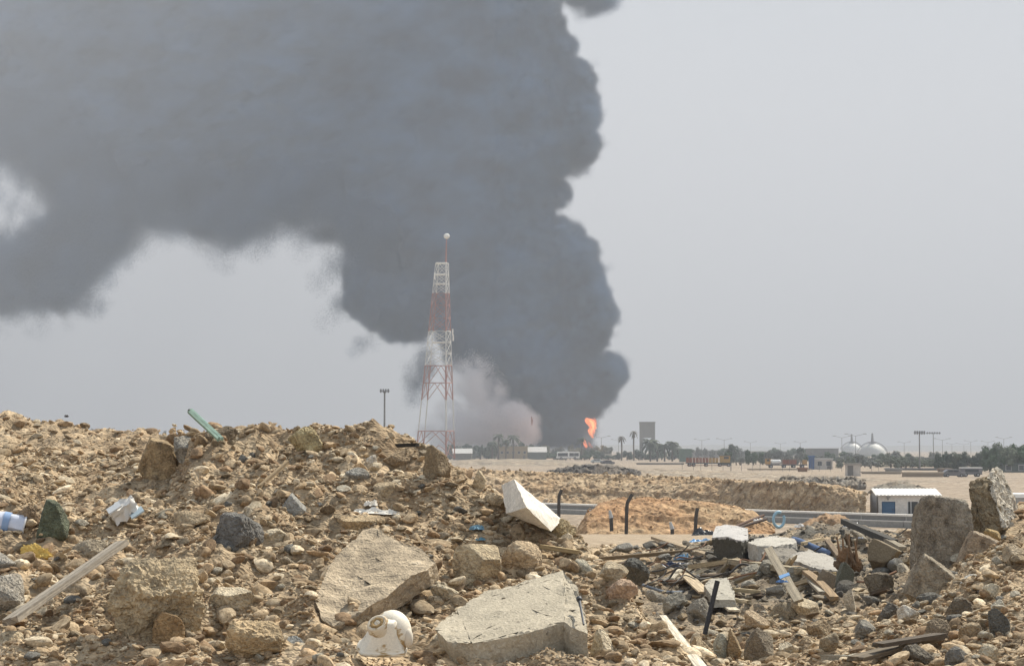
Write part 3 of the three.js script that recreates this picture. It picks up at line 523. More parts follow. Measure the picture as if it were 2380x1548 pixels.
// vehicles
const rubber = std(rgb(0.02, 0.02, 0.02)), glassDark = std(rgb(0.03, 0.04, 0.045), { roughness: 0.15 }), steelDark = std(rgb(0.06, 0.06, 0.065), { roughness: 0.6 });
function wheels(g, xs, r, zw) { for (const x of xs) for (const s of [-1, 1]) { const w = part('wheel', new THREE.CylinderGeometry(r, r, 0.3, 14).rotateX(Math.PI / 2).translate(x, r, s * zw), rubber, g); part('rim', new THREE.CylinderGeometry(r * 0.5, r * 0.5, 0.32, 10).rotateX(Math.PI / 2).translate(x, r, s * zw), std(rgb(0.4, 0.4, 0.4)), w); } }
{
  const d = 800, g = thing('bus', 'white bus with dark windows parked on the sand below the fire', 'bus', spot(1320, d, 0.9), 0.12), L = 9.4, h = 3.0;
  const s = new THREE.Shape(); s.moveTo(-L / 2, 0.45); s.lineTo(L / 2, 0.45); s.lineTo(L / 2, h - 0.25); s.quadraticCurveTo(L / 2, h, L / 2 - 0.4, h); s.lineTo(-L / 2 + 1.1, h); s.quadraticCurveTo(-L / 2 + 0.3, h, -L / 2 + 0.05, h - 1.1);
  part('body', new THREE.ExtrudeGeometry(s, { depth: 2.3, bevelEnabled: true, bevelSize: 0.08, bevelThickness: 0.08, bevelSegments: 2 }).translate(0, 0, -1.15), std(rgb(0.72, 0.72, 0.7), { roughness: 0.4 }), g);
  for (const [a, b] of [[-4.4, -0.2], [0.5, 2.4], [2.5, 4.4]]) part('window', box(b - a, 1.35, 0.06, (a + b) / 2, 1.85, 1.26), glassDark, g);
  part('windscreen', box(0.06, 1.2, 2, -L / 2 - 0.03, 1.75, 0), glassDark, g);
  part('roof_unit', box(2.6, 0.25, 1.6, -1, h + 0.12, 0), std(rgb(0.7, 0.7, 0.68)), g);
  wheels(g, [-3, 2.8], 0.5, 1.1);
}
{
  const d = 555, g = thing('lorry', 'long lorry loaded with rust red drums, with a yellow cab at its right end', 'lorry', spot(1646, d, -0.1), 0), red = std(rgb(0.25, 0.09, 0.05)), yel = std(rgb(0.38, 0.24, 0.075));
  part('chassis', box(13, 0.3, 2.2, 0, 1.0, 0), steelDark, g);
  part('bumper_rail', box(12, 0.16, 0.12, -0.3, 0.42, 1.2), std(rgb(0.2, 0.07, 0.04)), g);
  for (let i = 0; i < 10; i++) { const m = i > 6 ? yel : red, c = part('drum', new THREE.CylinderGeometry(0.42, 0.42, 1.35, 12).translate(-6 + i * 0.95, 1.85, 0.6), m, g); part('drum_lid', new THREE.CylinderGeometry(0.44, 0.44, 0.08, 12).translate(-6 + i * 0.95, 2.56, 0.6), std(rgb(0.14, 0.06, 0.03)), c); }
  part('cargo_rail', box(9.6, 0.1, 0.1, -1.7, 2.75, 0.9), steelDark, g);
  const cab = part('cab', box(2.9, 1.9, 2.3, 4.9, 2.12, 0), yel, g); part('window', box(1.4, 0.65, 0.05, 5.2, 2.6, 1.18), glassDark, cab);
  part('cab_roof', box(3.1, 0.18, 2.4, 4.9, 3.17, 0), std(rgb(0.12, 0.09, 0.05)), g);
  part('cab_base', box(3.2, 0.8, 2.2, 5, 0.72, 0), std(rgb(0.1, 0.12, 0.1)), g);
  wheels(g, [-5.4, -4.2, -0.6, 3.4, 5.9], 0.5, 1.02);
}
{
  const d = 525, g = thing('lorry', 'lorry with a white tank and orange boxes, left of the tall blue box', 'lorry', spot(1829, d, -0.1), 0), red = std(rgb(0.24, 0.09, 0.05)), yel = std(rgb(0.38, 0.22, 0.07));
  part('chassis', box(11, 0.3, 2.2, 0, 0.95, 0), steelDark, g);
  part('tank', new THREE.CapsuleGeometry(0.62, 2, 6, 16).rotateZ(Math.PI / 2).translate(-3.1, 1.75, 0.2), std(rgb(0.75, 0.75, 0.74), { roughness: 0.4 }), g);
  const cab = part('cab', box(1.2, 1.5, 2.2, -5.2, 1.86, 0), yel, g); part('window', box(0.7, 0.55, 0.05, -5.2, 2.2, 1.13), glassDark, cab);
  for (const [x, w, m] of [[-0.6, 1.2, red], [0.7, 1.2, red], [2, 1.2, red], [4.9, 1.1, yel]]) part('crate', box(w, 1.15, 1.9, x, 1.69, 0), m, g);
  part('canopy', box(4.4, 0.12, 2.2, 1.2, 2.36, 0), std(rgb(0.12, 0.06, 0.04)), g);
  wheels(g, [-4.4, -0.8, 1.8, 4.2], 0.5, 1.02);
}
function car(label, px, d, L, color, turn) {
  const g = thing('parked_car', label, 'car', spot(px, d), turn), k = L / 4.5, s = new THREE.Shape();
  [[-2.2, 0.35], [2.2, 0.35], [2.2, 0.85], [1.4, 0.95], [0.8, 1.45], [-1.2, 1.48], [-1.9, 0.98], [-2.25, 0.9]].forEach(([x, y], i) => (i ? s.lineTo(x * k, y * k) : s.moveTo(x * k, y * k)));
  part('body', new THREE.ExtrudeGeometry(s, { depth: 1.6, bevelEnabled: true, bevelSize: 0.06, bevelThickness: 0.06, bevelSegments: 2 }).translate(0, 0, -0.8), std(rgb(...color), { roughness: 0.35 }), g);
  for (const [a, b] of [[-1.25, -0.25], [-0.15, 0.8]]) part('window', box((b - a) * k, 0.38 * k, 0.04, (a + b) / 2 * k, 1.2 * k, 0.88), glassDark, g);
  wheels(g, [-1.4 * k, 1.4 * k], 0.34 * k, 0.75);
}
car('dark grey car parked on the sand, left of the big pale block', 2216, 368, 4.4, [0.13, 0.13, 0.14], 0.1);
car('small pale car beside the white bus on the sand', 1388, 700, 4.6, [0.42, 0.46, 0.46], 0.05);
car('dark car just right of the pale car near the line of dark rubble', 1413, 640, 4.4, [0.06, 0.06, 0.07], 0.4);
{ const d = 372, g = thing('caravan', 'long low trailer with a white roof in front of the green trees', 'trailer', spot(2257, d)); part('body', box(4, 1.2, 2, 0, 1.05, 0), std(rgb(0.16, 0.16, 0.17)), g); part('roof', box(4.1, 0.2, 2.1, 0, 1.76, 0), std(rgb(0.7, 0.7, 0.68)), g); part('window', box(2.6, 0.5, 0.04, 0, 1.2, 1.02), glassDark, g); wheels(g, [-1.2, 1.2], 0.4, 0.9); }

// ---- trees
function crownGeo(n, size, seed, lobesN, flat = 1) {
  const q = rngOf(seed), L = [], p = [];
  for (let i = 0; i < lobesN; i++) { const a = q() * 6.283, k = 0.75 * Math.sqrt(q()); L.push([Math.cos(a) * k * 0.85, (q() - 0.42) * 1.25 * flat, Math.sin(a) * k * 0.85, 0.24 + 0.24 * q()]); }
  for (let i = 0; i < n; i++) {
    const [cx, cy, cz, cr] = L[(q() * L.length) | 0], dir = V(q() - 0.5, q() - 0.5, q() - 0.5).normalize(), rr = cr * (0.55 + 0.5 * q()), c = V(cx, cy, cz).addScaledVector(dir, rr);
    const a = dir.clone().add(V(q() - 0.5, q() - 0.5, q() - 0.5)).normalize(), b = V(q() - 0.5, q() - 0.5, q() - 0.5).cross(a).normalize(), e = a.cross(b), s = size * (0.6 + 0.8 * q());
    for (let m = 0; m < 3; m++) { const t = m * 2.094 + q(); p.push(c.x + s * (b.x * Math.cos(t) + e.x * Math.sin(t)), c.y + s * (b.y * Math.cos(t) + e.y * Math.sin(t)), c.z + s * (b.z * Math.cos(t) + e.z * Math.sin(t))); }
  }
  const g = new THREE.BufferGeometry(); g.setAttribute('position', new THREE.Float32BufferAttribute(p, 3)); g.computeVertexNormals(); return g;
}
const leafMats = [[0.055, 0.095, 0.045], [0.065, 0.09, 0.065], [0.13, 0.155, 0.105], [0.15, 0.165, 0.145]].map((c) => std(rgb(...c))), barkMat = std(rgb(0.13, 0.1, 0.075));  // the two palest leaf colours have distance haze put into them
const crowns = [crownGeo(1500, 0.1, 301, 11), crownGeo(1700, 0.09, 302, 15, 0.8), crownGeo(1400, 0.1, 303, 9)];
function tree(name, label, px, pyTop, d, wpx, trunkFrac, mi, group, i = 0) {
  const p = spot(px, d), g = thing(name, label, 'tree', p, i * 1.7, group), h = heightAt(pyTop, d) - p.y, w = wpx * mpp(d), tr = h * trunkFrac;
  part('trunk', merge([bar(V(0, -0.2, 0), V(w * 0.03, tr + (h - tr) * 0.3, 0), w * 0.05 + 0.06, w * 0.03 + 0.04, 7), bar(V(0, tr * 0.8, 0), V(w * 0.22, tr + (h - tr) * 0.5, w * 0.1), w * 0.025 + 0.03, 0.04, 5), bar(V(0, tr * 0.7, 0), V(-w * 0.24, tr + (h - tr) * 0.45, -w * 0.1), w * 0.025 + 0.03, 0.04, 5)]), barkMat, g);
  const c = part('crown', crowns[i % 3], leafMats[mi], g); c.scale.set(w / 1.9, (h - tr) / 1.75, w / 1.9); c.position.y = tr + (h - tr) * 0.52;
  return g;
}
[[2302, 1038, 52], [2330, 1031, 58], [2362, 1029, 62], [2398, 1030, 62], [2345, 1040, 60], [2318, 1052, 50], [2378, 1046, 60], [2430, 1034, 60]].forEach(([x, y, w], i) => tree('leafy_tree', 'dense dark green tree in the tall clump at the right edge', x, y, 430 - (i > 3 ? 14 : 0), w, 0.06, i % 3 === 1 ? 2 : 0, 'tall green trees at the right edge', i));
[[2186, 1056, 34], [2203, 1047, 34], [2222, 1052, 36], [2242, 1051, 36], [2262, 1056, 36], [2280, 1050, 36], [2196, 1066, 42], [2232, 1066, 44], [2268, 1068, 44]].forEach(([x, y, w], i) => tree('bushy_tree', 'lower dark bushy tree in the row left of the tall green clump', x, y, 440, w, 0.05, i % 4 === 2 ? 2 : 1, 'lower bushy trees left of the tall clump', i + 1));
{ // tree belts in the haze: [bearing from, to, row of the tops, metres, count, width, label, group]
  const q = rngOf(611);
  for (const [x0, x1, top, d, n, w, tf, mi, label, group] of [
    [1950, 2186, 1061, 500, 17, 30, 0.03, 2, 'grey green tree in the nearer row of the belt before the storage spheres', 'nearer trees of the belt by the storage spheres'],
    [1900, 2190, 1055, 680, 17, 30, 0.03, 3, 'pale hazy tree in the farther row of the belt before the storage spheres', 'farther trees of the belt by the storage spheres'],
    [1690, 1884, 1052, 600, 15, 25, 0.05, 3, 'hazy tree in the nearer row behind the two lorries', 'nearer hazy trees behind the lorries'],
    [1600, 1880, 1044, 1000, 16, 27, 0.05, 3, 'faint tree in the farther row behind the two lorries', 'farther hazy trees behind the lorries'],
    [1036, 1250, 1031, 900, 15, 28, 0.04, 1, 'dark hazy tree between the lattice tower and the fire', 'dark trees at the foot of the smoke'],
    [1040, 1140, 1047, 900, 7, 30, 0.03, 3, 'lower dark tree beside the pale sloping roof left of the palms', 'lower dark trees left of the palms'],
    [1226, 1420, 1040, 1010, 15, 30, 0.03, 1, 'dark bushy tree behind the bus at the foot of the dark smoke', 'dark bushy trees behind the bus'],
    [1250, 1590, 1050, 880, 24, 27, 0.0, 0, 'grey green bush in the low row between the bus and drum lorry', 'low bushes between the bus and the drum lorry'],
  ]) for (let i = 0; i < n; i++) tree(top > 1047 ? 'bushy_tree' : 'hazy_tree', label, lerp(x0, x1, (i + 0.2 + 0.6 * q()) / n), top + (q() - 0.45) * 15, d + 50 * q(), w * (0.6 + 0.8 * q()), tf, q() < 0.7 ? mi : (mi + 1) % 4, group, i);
}
tree('round_tree', 'single round-topped tree on a bare trunk standing above the red drum lorry', 1705, 1033, 700, 30, 0.42, 1, undefined, 1);
tree('round_tree', 'single small tree on a bare trunk, left of the tall blue box', 1862, 1038, 640, 23, 0.45, 1, undefined, 2);
tree('round_tree', 'small dark treetop just above the crest of the far left slope', 217, 999, 520, 26, 0.2, 3, undefined, 0);
tree('round_tree', 'small dark treetop above the far left slope, beside the big brown boulder', 384, 1004, 520, 24, 0.2, 3, undefined, 1);
// ---- palms
function frondGeo(seed, n, droop, len = 1) {
  const q = rngOf(seed), p = [], idx = [];
  for (let i = 0; i < n; i++) {
    const a = i / n * 6.283 * 3 + q(), up = 1.1 - 1.5 * (i / n) + 0.2 * q(), L = len * (0.8 + 0.35 * q()), seg = 7, o = p.length / 3, side = V(-Math.sin(a), 0, Math.cos(a));
    for (let s = 0; s <= seg; s++) { const t = s / seg, w = 0.15 * L * Math.sin(Math.PI * (0.15 + 0.85 * (1 - t * 0.97))) + 0.01, c = V(Math.cos(a) * L * t * Math.cos(up * 0.7), Math.sin(up) * L * t - droop * L * t * t, Math.sin(a) * L * t * Math.cos(up * 0.7)); for (const k of [-1, 0, 1]) { const jag = k ? (s % 2 ? 1 : 0.55) : 1; p.push(c.x + side.x * w * k * jag, c.y - Math.abs(k) * w * 0.45, c.z + side.z * w * k * jag); } }
    for (let s = 0; s < seg; s++) for (const k of [0, 1]) { const b = o + s * 3 + k; idx.push(b, b + 1, b + 4, b, b + 4, b + 3); }
  }
  const g = new THREE.BufferGeometry(); g.setAttribute('position', new THREE.Float32BufferAttribute(p, 3)); g.setIndex(idx); g.computeVertexNormals(); return g;
}
const fronds = [frondGeo(401, 34, 0.75), frondGeo(402, 30, 0.9), frondGeo(403, 12, 1.1, 0.9)], palmLeaf = std(rgb(0.055, 0.07, 0.045)), palmBark = std(rgb(0.12, 0.1, 0.08)), dryLeaf = std(rgb(0.1, 0.085, 0.06));
function palm(label, px, pyCrown, d, rpx, o = {}) {
  const p = spot(px, d), g = thing('palm_tree', label, 'palm tree', p, px, o.group), h = heightAt(pyCrown, d) - p.y, m = mpp(d), r = rpx * m;
  part('trunk', merge([bar(V(0, -0.2, 0), V(0.1, h * 0.5, 0), 0.42, 0.34, 7), bar(V(0.1, h * 0.5, 0), V(0, h, 0), 0.34, 0.36, 7)]), palmBark, g);
  const c = part('crown', fronds[o.kind ?? 0], o.dry ? dryLeaf : palmLeaf, g); c.scale.set(r, r * (o.tall ?? 1), r); c.position.y = h;
  if (o.skirt) part('dry_skirt', new THREE.CylinderGeometry(r * 0.16, r * 0.3, r * 1.1, 9, 3).translate(0, h - r * 0.5, 0), dryLeaf, g);
}
palm('tall palm, second from left of the four in front of the tan low building', 1158.6, 1013, 880, 15); palm('shortest palm, leftmost of the four in front of the tan low building', 1144, 1030, 870, 15, { kind: 1 });
palm('palm third from left of the four in front of the tan low building', 1176, 1025, 870, 15, { kind: 1 }); palm('tall palm, rightmost of the four in front of the tan low building', 1193, 1016, 880, 17);
palm('palm half hidden by the flames at the right foot of the smoke', 1352, 1020, 900, 14, { kind: 1 });
palm('broken dead palm with a forked top, right of the fire', 1445, 1016, 860, 13, { kind: 2, dry: 1 });
palm('dead palm with a drooping ragged top, left of the water tank', 1473.5, 1004, 860, 13, { kind: 2, dry: 1, skirt: 1, tall: 1.1 });
palm('leaning leafy palm directly below the water tank, leftmost of its group', 1512, 1028, 800, 26, { tall: 1.1 }); palm('palm with merged crown, second from left below the water tank', 1528, 1036, 800, 20, { kind: 1 }); palm('palm with merged crown, third from left below the water tank', 1545, 1037, 800, 20, { kind: 1 }); palm('rightmost leafy palm of the group below the water tank', 1563, 1032, 800, 23);
palm('small far palm left of the storage spheres, behind the lorries', 1577, 1044, 1000, 12, { kind: 1 });
// bird
{ const p = at(153, 968, 90), g = thing('bird', 'small dark bird flying above the far left slope', 'bird', p, 0.5); const s = new THREE.SphereGeometry(0.055, 10, 8).scale(2.2, 0.8, 0.8); part('body', s, std(rgb(0.08, 0.08, 0.09)), g); for (const k of [-1, 1]) { const w = new THREE.BufferGeometry(); w.setAttribute('position', new THREE.Float32BufferAttribute([-0.06, 0.02, 0, 0.07, 0.02, 0, 0.0, 0.09, k * 0.2, -0.05, 0.06, k * 0.22], 3)); w.setIndex([0, 1, 2, 0, 2, 3]); w.computeVertexNormals(); part('wing', w, std(rgb(0.07, 0.07, 0.08)), g); } }

// ---------------------------------------------------------------- middle distance
{ // white cabin
  const d = 160, m = mpp(d), c0 = at(2043, 1150, d), g = thing('site_cabin', 'white cabin with a bright roof and a blue door behind the block wall', 'cabin', V(c0.x, -0.7, c0.z), -0.09), L = 4.95, dep = 7.2, hW = heightAt(1153, d) + 0.7, hR = heightAt(1141, d) + 0.7, wm = concMat([0.9, 0.88, 0.85]), t = 0.15;
  const dx0 = 0.27, dx1 = 1.37, dTop = heightAt(1166, d) + 0.7, wx0 = 2.37, wx1 = 3.3;
  part('wall', merge([[0, dx0, 0, hW], [dx0, dx1, dTop, hW], [dx1, wx0, 0, hW], [wx0, wx1, 0, 0.75], [wx0, wx1, dTop, hW], [wx1, L, 0, hW]].map(([a, b, y0, y1]) => boxUV(box(b - a, y1 - y0, t, (a + b) / 2, (y0 + y1) / 2, -t / 2)))), wm, g);
  part('end_wall', boxUV(box(t, hW, dep - t - 0.004, t / 2, hW / 2, -dep / 2 - t / 2)), wm, g);
  part('back_wall', boxUV(box(L, hW, t, L / 2, hW / 2, -dep - t / 2 - 0.004)), wm, g); part('end_wall', boxUV(box(t, hW, dep - t - 0.004, L - t / 2, hW / 2, -dep / 2 - t / 2)), wm, g);
  const roof = []; for (let i = 0; i < 18; i++) roof.push(box(L / 18 * 0.55, 0.05, 3.9, (i + 0.5) / 18 * (L + 0.5) - 0.25, 0.045, 0)); roof.push(box(L + 0.5, 0.05, 3.9, L / 2, 0, 0));
  const rm = std(rgb(0.8, 0.79, 0.75), { roughness: 0.6 }), sl = Math.atan((hR - hW) / 3.6), r1 = part('roof', merge(roof).rotateX(sl), rm, g); r1.position.set(0, (hW + hR) / 2 + 0.06, -1.7); const r2 = part('roof', merge(roof).rotateX(-sl), rm, g); r2.position.set(0, (hW + hR) / 2 + 0.06, -5.5);
  for (const x of [t / 2, L - t / 2]) { const s = new THREE.Shape([new THREE.Vector2(0, 0), new THREE.Vector2(dep, 0), new THREE.Vector2(dep / 2, hR - hW - 0.03)]); part('gable', new THREE.ExtrudeGeometry(s, { depth: t, bevelEnabled: false }).rotateY(Math.PI / 2).translate(x - t / 2, hW + 0.002, 0), wm, g); }
  part('floor', box(L - 0.4, 0.1, dep - 0.4, L / 2, 0.2, -dep / 2), std(rgb(0.3, 0.3, 0.3)), g);
  const door = part('door', box(dx1 - dx0 - 0.1, dTop - 0.05, 0.06, (dx0 + dx1) / 2, (dTop - 0.05) / 2, -0.06), std(rgb(0.045, 0.13, 0.25), { roughness: 0.5 }), g);
  part('handle', box(0.05, 0.14, 0.06, dx1 - 0.2, 1.1, 0.0), steelDark, door);
  part('door_frame', merge([box(0.05, dTop, 0.1, dx0 + 0.025, dTop / 2, -0.03), box(0.05, dTop, 0.1, dx1 - 0.025, dTop / 2, -0.03), box(dx1 - dx0, 0.05, 0.1, (dx0 + dx1) / 2, dTop - 0.025, -0.028)]), std(rgb(0.035, 0.09, 0.17)), g);
  const win = part('window', merge([box(0.06, dTop - 0.75, 0.1, wx0 + 0.3, (dTop + 0.75) / 2, -0.04), box(0.06, dTop - 0.75, 0.1, wx0 + 0.03, (dTop + 0.75) / 2, -0.04), box(0.06, dTop - 0.75, 0.1, wx1 - 0.03, (dTop + 0.75) / 2, -0.04)]), std(rgb(0.6, 0.6, 0.6)), g);
  part('pane', box(wx1 - wx0, dTop - 0.75, 0.02, (wx0 + wx1) / 2, (dTop + 0.75) / 2, -0.07), glassDark, win);
  part('wall_lamp', merge([box(0.1, 0.16, 0.12, 0.78, dTop + 0.22, 0.07), box(0.28, 0.1, 0.2, 0.82, dTop + 0.36, 0.1)]), std(rgb(0.3, 0.3, 0.28)), g);
  part('drain_pipe', bar(V(-0.05, 0, -0.6), V(-0.05, hW, -0.6), 0.04, 0.04, 6), std(rgb(0.25, 0.2, 0.16)), g);
}
{ // block wall in two tiers
  const a = V((1235 - W / 2) / F * 163, 0, -163), b = V((2126 - W / 2) / F * 133, 0, -133), dir = b.clone().sub(a), LL = dir.length(); dir.normalize();
  const turn = Math.atan2(-dir.z, dir.x), g = thing('block_wall', 'low grey concrete block wall in two tiers crossing in front of the white cabin', 'wall', a, turn), n = 14, bl = (LL + 15) / n;
  const gs = [0, 1, 2].map(() => boxUV(box(bl - 0.06, 0.37, 0.55, 0, 0, 0)))
  const up = [0.36, 0.4, 0.33].map((v) => concMat([v * 0.72, v * 0.72, v * 0.7])), lo = [0.36, 0.39].map((v) => concMat([v * 0.9, v * 0.9, v * 0.87])), lowG = boxUV(box(bl - 0.05, 0.72, 0.95, 0, 0, 0)), jointG = box(0.05, 0.36, 0.5, 0, 0, 0), jm = std(rgb(0.6, 0.6, 0.57)), capG = box(bl - 0.05, 0.13, 0.62, 0, 0, 0), ledgeG = box(bl - 0.05, 0.06, 0.1, 0, 0, 0), capM = concMat([0.9, 0.89, 0.86]);
  for (let i = 0; i < n; i++) {
    const x = (i + 0.5) * bl, l = part('block', lowG, lo[i % 2], g); l.position.set(x, 0.03, 0);
    const u = part('block', gs[i % 3], up[(i * 7) % 3], g); u.position.set(x, 0.578, -0.1);
    const c = part('coping', capG, capM, g); c.position.set(x, 0.83, -0.1); const e = part('sunlit_ledge_strip', ledgeG, capM, g); e.position.set(x, 0.425, 0.43);  // coping and added ledge strip are white to carry the sunlit wall tops
    const j = part('mortar_joint', jointG, jm, g); j.position.set(i * bl, 0.575, -0.1);
  }
}

// ---------------------------------------------------------------- rubble: makers
function planeRadius(dir, planes, k) { let s = 0; for (const [x, y, z, d] of planes) { const q = (dir.x * x + dir.y * y + dir.z * z) / d; if (q > 0) s += q ** k; } return s > 0 ? Math.min(1.25, s ** (-1 / k)) : 1.25; }
const ico = new Map();
function icoBase(detail) { if (!ico.has(detail)) { const g = new THREE.IcosahedronGeometry(1, detail); g.deleteAttribute('uv'); g.deleteAttribute('normal'); ico.set(detail, mergeVertices(g, 1e-4)); } return ico.get(detail).clone(); }
// an angular stone, fitted into a unit cube
function rockGeo(seed, detail, { n = 11, k = 16, rough = 0.05, planes = [], crease = 0.55, uvS = 1 } = {}) {
  const q = rngOf(seed), P = planes.map((p) => { const L = Math.hypot(p[0], p[1], p[2]); return [p[0] / L, p[1] / L, p[2] / L, p[3]]; });
  for (let i = 0; i < n; i++) { const v = V(q() * 2 - 1, q() * 2 - 1, q() * 2 - 1).normalize(); P.push([v.x, v.y, v.z, 0.62 + 0.34 * q()]); }
  if (planes.length) for (let i = 0; i < 9; i++) { const v = V(q() * 2 - 1, q() * 1.8 - 0.8, q() * 2 - 1).normalize(); P.push([v.x, v.y, v.z, 0.74 + 0.2 * q()]); }
  const g = icoBase(detail), p = g.attributes.position, v = V();
  for (let i = 0; i < p.count; i++) {
    v.fromBufferAttribute(p, i).normalize();
    const r = planeRadius(v, P, k) * (1 + rough * (fbm(v.x * 2.2 + seed, v.y * 2.2, v.z * 2.2, 3) + 0.5 * fbm(v.x * 7, v.y * 7 + seed, v.z * 7, 3)));
    p.setXYZ(i, v.x * r, v.y * r, v.z * r);
  }
  g.computeBoundingBox();
  const b = g.boundingBox, c = b.getCenter(V()), s = b.getSize(V());
  g.translate(-c.x, -c.y, -c.z); g.scale(1 / s.x, 1 / s.y, 1 / s.z);
  return g;
}
function finish(g, crease = 0.5, uvS = 1.4) { return toCreasedNormals(boxUV(g, uvS), crease); }
const heroBoxes = [];
// a boulder that fills a rectangle of the photograph, bedded in the ground
function boulder(name, label, cat, [x0, y0, x1, y1], mat, o = {}) {
  const cx = (x0 + x1) / 2, d0 = o.d ?? hit(cx, Math.min(y1 - 3, 1545)) ?? 20, w = (x1 - x0) * d0 / F, h = (y1 - y0) * d0 / F, dep = (o.depth ?? 0.85) * w, sink = o.sink ?? 0.16;
  const g = rockGeo(o.seed ?? (x0 * 31 + y0), o.detail ?? 13, o), hh = h * (1 + sink);
  g.scale(w, hh, dep); if (o.roll) g.rotateZ(o.roll);
  const p = at(cx, y0, d0 + dep * 0.42); p.y -= hh / 2;
  const m = top(name, finish(g, o.crease ?? 0.45, o.uvS ?? 1.4), mat, label, cat);
  m.position.copy(p); heroBoxes.push([x0, y0, x1, y1]);
  return m;
}
// a closed slab under a top face given as [px, py, metres ahead]; down is the thickness vector
function slabGeo(face, down, o = {}) {
  const pts = face.map(([x, y, d]) => at(x, y, d)), c = pts.reduce((a, p) => a.add(p), V()).multiplyScalar(1 / pts.length), n = V(), e = V();
  pts.forEach((p, i) => n.add(p.clone().sub(c).cross(e.copy(pts[(i + 1) % pts.length]).sub(c).clone()))); n.normalize();
  const u = pts[0].clone().sub(c).normalize(), v = n.clone().cross(u), flat = pts.map((p) => new THREE.Vector2(p.clone().sub(c).dot(u), p.clone().sub(c).dot(v)));
  const tris = THREE.ShapeUtils.triangulateShape(flat, []), dn = V(...down), low = pts.map((p, i) => p.clone().add(dn).lerp(c.clone().add(dn), o.taper ?? 0)), P = [];
  const tri = (a, b, cc) => P.push(a.x - c.x, a.y - c.y, a.z - c.z, b.x - c.x, b.y - c.y, b.z - c.z, cc.x - c.x, cc.y - c.y, cc.z - c.z);
  const up = n.dot(dn) < 0;
  for (const [a, b, k] of tris) { if (up) { tri(pts[a], pts[b], pts[k]); tri(low[a], low[k], low[b]); } else { tri(pts[a], pts[k], pts[b]); tri(low[a], low[b], low[k]); } }
  pts.forEach((p, i) => { const j = (i + 1) % pts.length; if (up) { tri(p, low[i], low[j]); tri(p, low[j], pts[j]); } else { tri(p, low[j], low[i]); tri(p, pts[j], low[j]); } });
  let g = new THREE.BufferGeometry(); g.setAttribute('position', new THREE.Float32BufferAttribute(P, 3));
  g = new TessellateModifier(o.cell ?? 0.035, o.iter ?? 7).modify(g);
  for (const k of Object.keys(g.attributes)) if (k !== 'position') g.deleteAttribute(k);
  g = mergeVertices(g, 1e-4); g.computeVertexNormals();
  const p = g.attributes.position, nm = g.attributes.normal, r = o.rough ?? 0.012, fq = o.freq ?? 6;
  for (let i = 0; i < p.count; i++) { const x = p.getX(i), y = p.getY(i), z = p.getZ(i), s = r * (1.3 * fbm(x * fq, y * fq, z * fq + (o.seed ?? 1), 3) + 0.7 * fbm(x * fq * 4, y * fq * 4, z * fq * 4, 2)); p.setXYZ(i, x + nm.getX(i) * s, y + nm.getY(i) * s, z + nm.getZ(i) * s); }
  g.deleteAttribute('normal');
  return { g: finish(g, o.crease ?? 0.6, o.uvS ?? 1.4), c };
}
function slab(name, label, cat, face, down, mat, o = {}) {
  const { g, c } = slabGeo(face, down, o), m = top(name, g, mat, label, cat); m.position.copy(c);
  const xs = face.map((f) => f[0]), ys = face.map((f) => f[1]); heroBoxes.push([Math.min(...xs), Math.min(...ys), Math.max(...xs), Math.max(...ys)]);
  return m;
}
// a broken convex block through points [px, py, metres ahead]
function hull(name, label, cat, pts, mat, o = {}) {
  const P = pts.map((p) => at(...p)), c = P.reduce((a, p) => a.add(p), V()).multiplyScalar(1 / P.length);
  let g = new ConvexGeometry(P.map((p) => p.clone().sub(c)));
  for (const k of Object.keys(g.attributes)) if (k !== 'position') g.deleteAttribute(k);
  g = new TessellateModifier(o.cell ?? 0.035, o.iter ?? 7).modify(g);
  for (const k of Object.keys(g.attributes)) if (k !== 'position') g.deleteAttribute(k);
  g = mergeVertices(g, 1e-4); g.computeVertexNormals();
  const p = g.attributes.position, nm = g.attributes.normal, r = o.rough ?? 0.014, fq = o.freq ?? 5;
  for (let i = 0; i < p.count; i++) { const x = p.getX(i), y = p.getY(i), z = p.getZ(i), s = r * (1.6 * fbm(x * fq, y * fq, z * fq + pts[0][0], 3) + 0.8 * fbm(x * fq * 4, y * fq * 4, z * fq * 4, 2)); p.setXYZ(i, x + nm.getX(i) * s, y + nm.getY(i) * s, z + nm.getZ(i) * s); }
  g.deleteAttribute('normal');
  const m = top(name, finish(g, o.crease ?? 0.5, o.uvS ?? 1.4), mat, label, cat); m.position.copy(c);
  const xs = pts.map((f) => f[0]), ys = pts.map((f) => f[1]); heroBoxes.push([Math.min(...xs), Math.min(...ys), Math.max(...xs), Math.max(...ys)]);
  return m;
}
